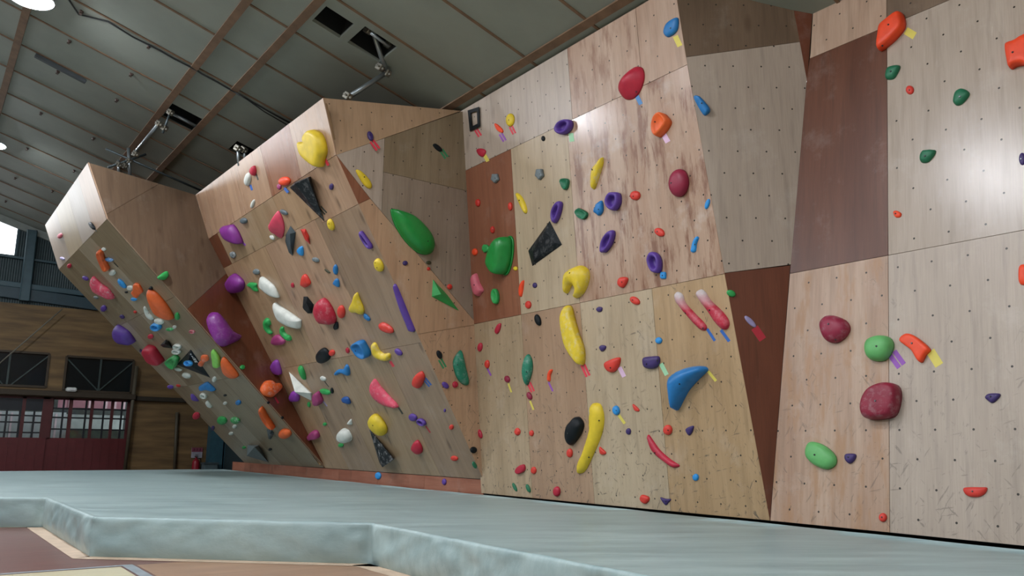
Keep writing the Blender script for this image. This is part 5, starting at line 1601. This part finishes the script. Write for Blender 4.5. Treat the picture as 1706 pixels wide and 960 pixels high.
T('purple tape strip below the thin red crescent hold', 'tpur', 'P', 914, 637, 921, 652, 2.8)
H('small dark crimson hold under the green leaf', 'mar', 'P', (882, 660, 9, 14, -20))
T('yellow tape strip below the small dark crimson hold under the green leaf', 'tyel', 'P', 883, 668, 889, 683, 3)
H('coral rounded triangular hold with pale pink tape', 'red', 'P', [(1006, 609), (1011, 602), (1033, 595), (1031, 611), (1022, 621), (1012, 619)], bolt=[(1017, 613, 1)])
T('pale pink tape strip right of the coral rounded triangle', 'ppink', 'P', 1032, 612, 1040, 628, 7)
H('small purple hold just below the seam right of the yellow lozenge', 'dpur', 'P', [(993, 515), (998, 511), (1004, 513), (1002, 519), (996, 520)])
H('small purple hold above the coral rounded triangle', 'dpur', 'P', [(998, 579), (1003, 575), (1010, 577), (1008, 583), (1002, 586)])
H('small red hold under the seam, above the left red banana', 'red', 'P', (1058, 501, 19, 12, 35), bolt=[(1054, 500, 1)])
H('small blue hold left of the left red banana', 'lblu', 'P', (1097.5, 567.5, 12, 11))
H('dark purple half moon hold left of the big blue boomerang', 'dpur', 'P', [(1070, 603), (1072, 596), (1085, 594), (1098, 594), (1100, 603), (1095, 612), (1084, 615), (1073, 612)], bolt=[(1077, 607, 1), (1095, 601)])
T('pale green tape strip right of the dark purple half moon', 'paleg', 'P', 1101, 606, 1111, 625, 7)
H('left of two red bananas with white chalky tops', 'crim', 'P', [(1123, 494), (1129, 486), (1138, 491), (1142, 504), (1158, 522), (1177, 542), (1175, 551), (1165, 548), (1147.5, 530), (1130, 509)], 'bar', h=.35, chalk=.95, top=True, bolt=[(1142, 522, 1), (1171, 547)])
T('blue tape strip below the left red banana', 'tblu', 'P', 1178, 548, 1191, 568, 4.5)
H('right of two red bananas with white chalky tops', 'crim', 'P', [(1159, 489), (1168, 482), (1176, 487), (1184, 500), (1205, 520), (1215, 535), (1214, 546), (1206, 550), (1194, 541), (1176, 515), (1166, 502)], 'bar', h=.35, chalk=.95, top=True, bolt=[(1182, 517, 1)])
T('blue tape strip below the right red banana', 'tblu', 'P', 1201, 550, 1215, 569, 5)
H('big blue boomerang shaped hold on the right of the lower central wall', 'blu', 'P', [(1115, 630), (1126.7, 617), (1147.5, 610), (1172, 609.5), (1180, 617), (1165.7, 631), (1148, 650), (1138, 668), (1129, 685), (1122.8, 681), (1117.6, 657)], 'bar', h=.75, bolt=[(1132, 640, 1)], gloss=.4)
T('yellow tape strip at the right tip of the big blue boomerang', 'tyel', 'P', 1180, 619, 1193, 635, 4.5)
H('small blue hold with yellow tape right of the yellow banana', 'lblu', 'P', (1026.5, 684, 13, 16, -10))
T('yellow tape strip below the small blue hold right of the yellow banana', 'tyel', 'P', 1031, 692, 1041, 706, 4.5)
H('small red hold right of the small blue one with yellow tape', 'red', 'P', [(1054, 674), (1058, 675), (1065, 682), (1064, 686), (1057, 684)])
H('small purple hold below the yellow tape of the small blue hold', 'dpur', 'P', (1047, 719, 9, 11))
H('round red hold above the red crescent', 'red', 'P', (1112.5, 716.5, 16, 17), bolt=[(1113, 717, 1)])
H('purple pointed hold right of the round red one', 'dpur', 'P', [(1142, 716), (1148, 711), (1156, 710), (1154, 720), (1148, 726)], bolt=[])
H('long red crescent hold low on the central wall', 'crim', 'P', [(1078.5, 731), (1081, 724), (1087.6, 733), (1100.6, 751), (1119, 766.7), (1133, 776), (1121.5, 779.7), (1106, 770), (1087.6, 754)], 'bar', h=.4, bolt=[(1091, 755, 1)])
H('small blue hold low right below the red crescent', 'lblu', 'P', (1159, 795.5, 11, 12))
H('red hold at the very bottom beside a purple triangle', 'red', 'P', [(1066, 830), (1070, 824), (1081, 828), (1082, 834), (1076, 840), (1069, 837)], bolt=[])
H('purple triangular hold at the very bottom of the central wall', 'dpur', 'P', [(1100, 829), (1109, 831), (1118, 832), (1114, 838), (1109, 842)])
H('black rock shaped hold left of the big yellow banana', 'blk', 'P', [(942, 716), (948, 703), (961, 693), (973, 706), (969, 724), (952, 742), (943, 732)], h=.5, rock=.06, bolt=[(946, 722)])
H('big yellow banana hold on the lower central wall', 'yel', 'P', [(983.5, 675), (992.6, 671), (1001.7, 676), (1007, 698), (1003, 724), (990, 755.4), (977, 781.5), (968, 789), (960, 786), (964, 768), (974, 742), (981, 719), (981.7, 693)], 'bar', h=.3, bolt=[(998, 701, 1), (981, 762, 1)])
H('small red hold left of the lower end of the big yellow banana', 'red', 'P', (949, 755, 11, 15))
H('small red hold right of the big yellow banana', 'red', 'P', [(999, 745), (1003, 747), (1010, 754), (1007, 758), (1000, 757)])
H('small red star hold left of the black rock, first of two', 'red', 'P', (862, 719.5, 11, 12), rock=.15)
H('small red star hold left of the black rock, nearer and smaller one', 'red', 'P', (885.5, 722, 8, 10), rock=.15)
H('small crimson hold by the corner on the lower central wall', 'crim', 'P', (799.5, 723, 8, 16, -18))
H('crimson block hold low on the central wall above two green slivers', 'crim', 'P', [(858, 787), (862, 778), (873, 773), (875, 784), (864, 791)], 'flat', bolt=[])
H('small red round hold right of the crimson block', 'red', 'P', (889, 784, 10, 12))
H('left of two green sliver holds near the mat', 'dgr', 'P', (857.5, 812, 6, 16, -25))
H('right of two green sliver holds near the mat', 'dgr', 'P', (880, 814, 7, 15, -22))
H('crimson rounded hold near the mat below the black rock', 'crim', 'P', (927.5, 819, 13, 17), bolt=[])
# ---- wedge
H('green hold on the edge of the brown wedge', 'gr', 'S', (1218, 489, 16, 11, 25), bolt=[])
H('flat grey violet hold on the brown wedge', 'lil', 'S', (1250, 536, 26, 9, 45), h=.25, bolt=[])
T('wide red tape strip below the flat grey violet hold', 'trd', 'S', 1257, 546, 1271, 566, 13)
# ---- slab
H('big orange red slab sided hold at the top edge of the slab seam', 'orr', 'R', [(1462.5, 56), (1464, 41), (1478, 30), (1497, 19), (1506, 28), (1509, 47), (1494, 66), (1470, 83), (1462.5, 80)], 'flat', h=.5, bolt=[(1480, 41), (1470, 76)])
T('yellow tape patch right of the big orange red hold at the slab top', 'tyel', 'R', 1509, 51, 1524, 60, 13)
H('orange red saddle shaped hold cut by the right picture edge at the top', 'orr', 'R', [(1673, 80), (1676, 73), (1692, 68), (1706, 60), (1722, 60), (1722, 110), (1706, 109), (1692, 111), (1681, 115), (1676, 98)], 'flat', h=.5, bolt=[(1687, 87, 1)])
H('green hold with dark bolt below the big orange red hold', 'dgr', 'R', [(1475, 123), (1480, 111), (1499, 109), (1496, 122), (1489, 132), (1477, 132)], bolt=[(1484, 119, 1)])
H('small red disc hold right of and below the top green hold', 'red', 'R', (1516, 150, 14, 15), bolt=[(1515, 150, 1)])
H('green rounded hold alone in the middle of the upper slab', 'dgr', 'R', [(1588, 166), (1591, 153), (1601, 147), (1613, 152), (1615, 160), (1604, 173), (1595, 176), (1589, 172)], bolt=[(1599, 161)])
H('green lobed hold below the small red disc', 'dgr', 'R', [(1532, 262), (1537, 251), (1546, 249), (1558, 250), (1558, 257), (1550, 268), (1542, 272), (1534, 270)], rock=.06, bolt=[(1541, 260, 1)])
H('purple hold in the bright patch at the right picture edge', 'dpur', 'R', (1703, 265, 11, 21), bolt=[(1701, 265)])
H('small coral hold at the upper slab edge beside the dark glossy panel', 'orr', 'R', [(1488, 353), (1494, 351), (1502, 356), (1500, 362), (1492, 362)], bolt=[(1492, 356, 1)])
H('orange red hold cut by the right picture edge at mid height', 'orr', 'R', (1705, 458, 17, 35, 0, 20, 3), bolt=[])
H('maroon rounded hold below the dark glossy panel', 'mar', 'R', [(1366, 540), (1374.5, 526), (1391, 525), (1411, 535), (1416.8, 550), (1408, 565), (1391, 572.5), (1374.5, 565)], h=.5, chalk=.2, bolt=[(1380, 540), (1392, 566)])
H('light green dome hold with dark bolt and purple tape', 'cgrn', 'R', [(1441, 580), (1445.7, 565), (1462.6, 558), (1481, 560), (1489.6, 573), (1485, 591), (1474, 602), (1455, 602.5), (1444.6, 595)], h=.5, bolt=[(1460, 577, 1)])
T('purple tape strip of the pair beside the light green dome', 'tpur', 'R', 1486, 588, 1502, 610, 8, 2, 2)
H('orange four pointed hold right of the light green dome', 'orr', 'R', [(1498, 567), (1511, 555), (1530, 563), (1550.7, 582), (1544, 592), (1537, 605), (1530, 602), (1519, 584)], 'flat', h=.4, bolt=[(1519, 572)])
T('yellow tape patch below the orange four pointed hold', 'tyel', 'R', 1550, 585, 1565, 609, 15)
H('large maroon square dome hold in the middle of the lower slab', 'maroon', 'R', [(1434.5, 681), (1438, 659), (1451, 642), (1474, 634.5), (1494, 639), (1501, 657), (1498, 683), (1489, 697), (1464, 701), (1442, 698)], 'flat', h=.5, chalk=.2, bolt=[(1458, 668)])
H('purple half moon hold right of the large maroon square dome', 'dpur', 'R', [(1641, 662), (1648, 656), (1666, 656), (1665, 663), (1654, 672), (1646, 668)], bolt=[(1650, 661, 1)])
H('light green egg shaped hold low on the slab', 'cgrn', 'R', [(1341.6, 751), (1347, 737), (1359, 736), (1377, 744), (1393, 760), (1393, 775), (1379, 783), (1360, 777), (1345, 764)], h=.4, bolt=[(1357, 758, 1)])
H('purple half moon hold right of the light green egg', 'dpur', 'R', [(1407, 759), (1412, 756), (1426, 757), (1425, 766), (1416, 773), (1408, 767)], bolt=[(1413, 762, 1)])
H('red half disc hold low on the right of the slab', 'red', 'R', [(1605, 814), (1615, 812), (1635, 812), (1645, 813), (1642, 822), (1632, 828), (1616, 828), (1607, 822)], bolt=[(1620, 819)])
H('round red hold at the bottom of the slab near the mat', 'red', 'R', (1471, 862.5, 14, 15), bolt=[(1469, 862)])

# white lettering along the edge of the lettered volume, too small to read
f = F['L']
inv = vb.matrix_world.inverted()
tree_v = BVHTree.FromPolygons([v.co for v in vb.data.vertices], [tuple(p.vertices) for p in vb.data.polygons])
bm = bmesh.new()
def stroke(p, q, w=.016):
    A = []
    for s in (p, q):
        d = (inv.to_3x3() @ ray(*s)).normalized()
        loc, nor, ix, dd = tree_v.ray_cast(inv @ EYE, d)
        if loc is None: return
        if nor.dot(d) > 0: nor = -nor
        A.append((loc, nor))
    bar(bm, A[0][0]+A[0][1]*.001, A[1][0]+A[1][1]*.001, w, .004, A[0][1])
for p, q in (((315.2, 590), (319.5, 591)), ((318, 589), (317.5, 591.6)), ((318.6, 593.6), (321.8, 594.4)), ((319.6, 593), (321.2, 595.6)), ((320.5, 597), (324, 596.2)), ((322, 599.2), (326, 597.6)), ((322.6, 600.2), (326.6, 599.2)), ((324, 602.6), (327.6, 600.8)), ((324.6, 603.6), (328.6, 602.6)), ((326.6, 601.6), (329.2, 604))):
    stroke(p, q)
l_ = link('lettering', bm, plain('white_lettering', 'dfe3e4', .5), vb)
l_['label'] = 'small white lettering'

# ================================================================ light
wd = bpy.data.worlds.new('world')
SC.world = wd
wd.use_nodes = True
bg = wd.node_tree.nodes['Background']
bg.inputs[0].default_value = (.93, .97, 1., 1)
bg.inputs[1].default_value = WORLD
for nm_, loc_, rot_, sx_, sy_ in (('side_window_daylight', (-14.2, 7, 9.1), (0, -math.pi/2, 0), 4.2, 25), ('gable_window_daylight', (-6, YB+.2, 9.), (-math.pi/2, 0, 0), 16., 6.)):
    ld = bpy.data.lights.new(nm_, 'AREA')
    ld.shape = 'RECTANGLE'
    ld.size, ld.size_y = sx_, sy_
    lo = bpy.data.objects.new(nm_, ld)
    COL.objects.link(lo)
    lo.location, lo.rotation_euler = loc_, rot_
    ld.cycles.is_portal = True
SC.view_settings.view_transform = 'Standard'
SC.view_settings.look = 'None'
SC.view_settings.exposure = EXPO
SC.view_settings.gamma = 1
SC.view_settings.use_curve_mapping = False
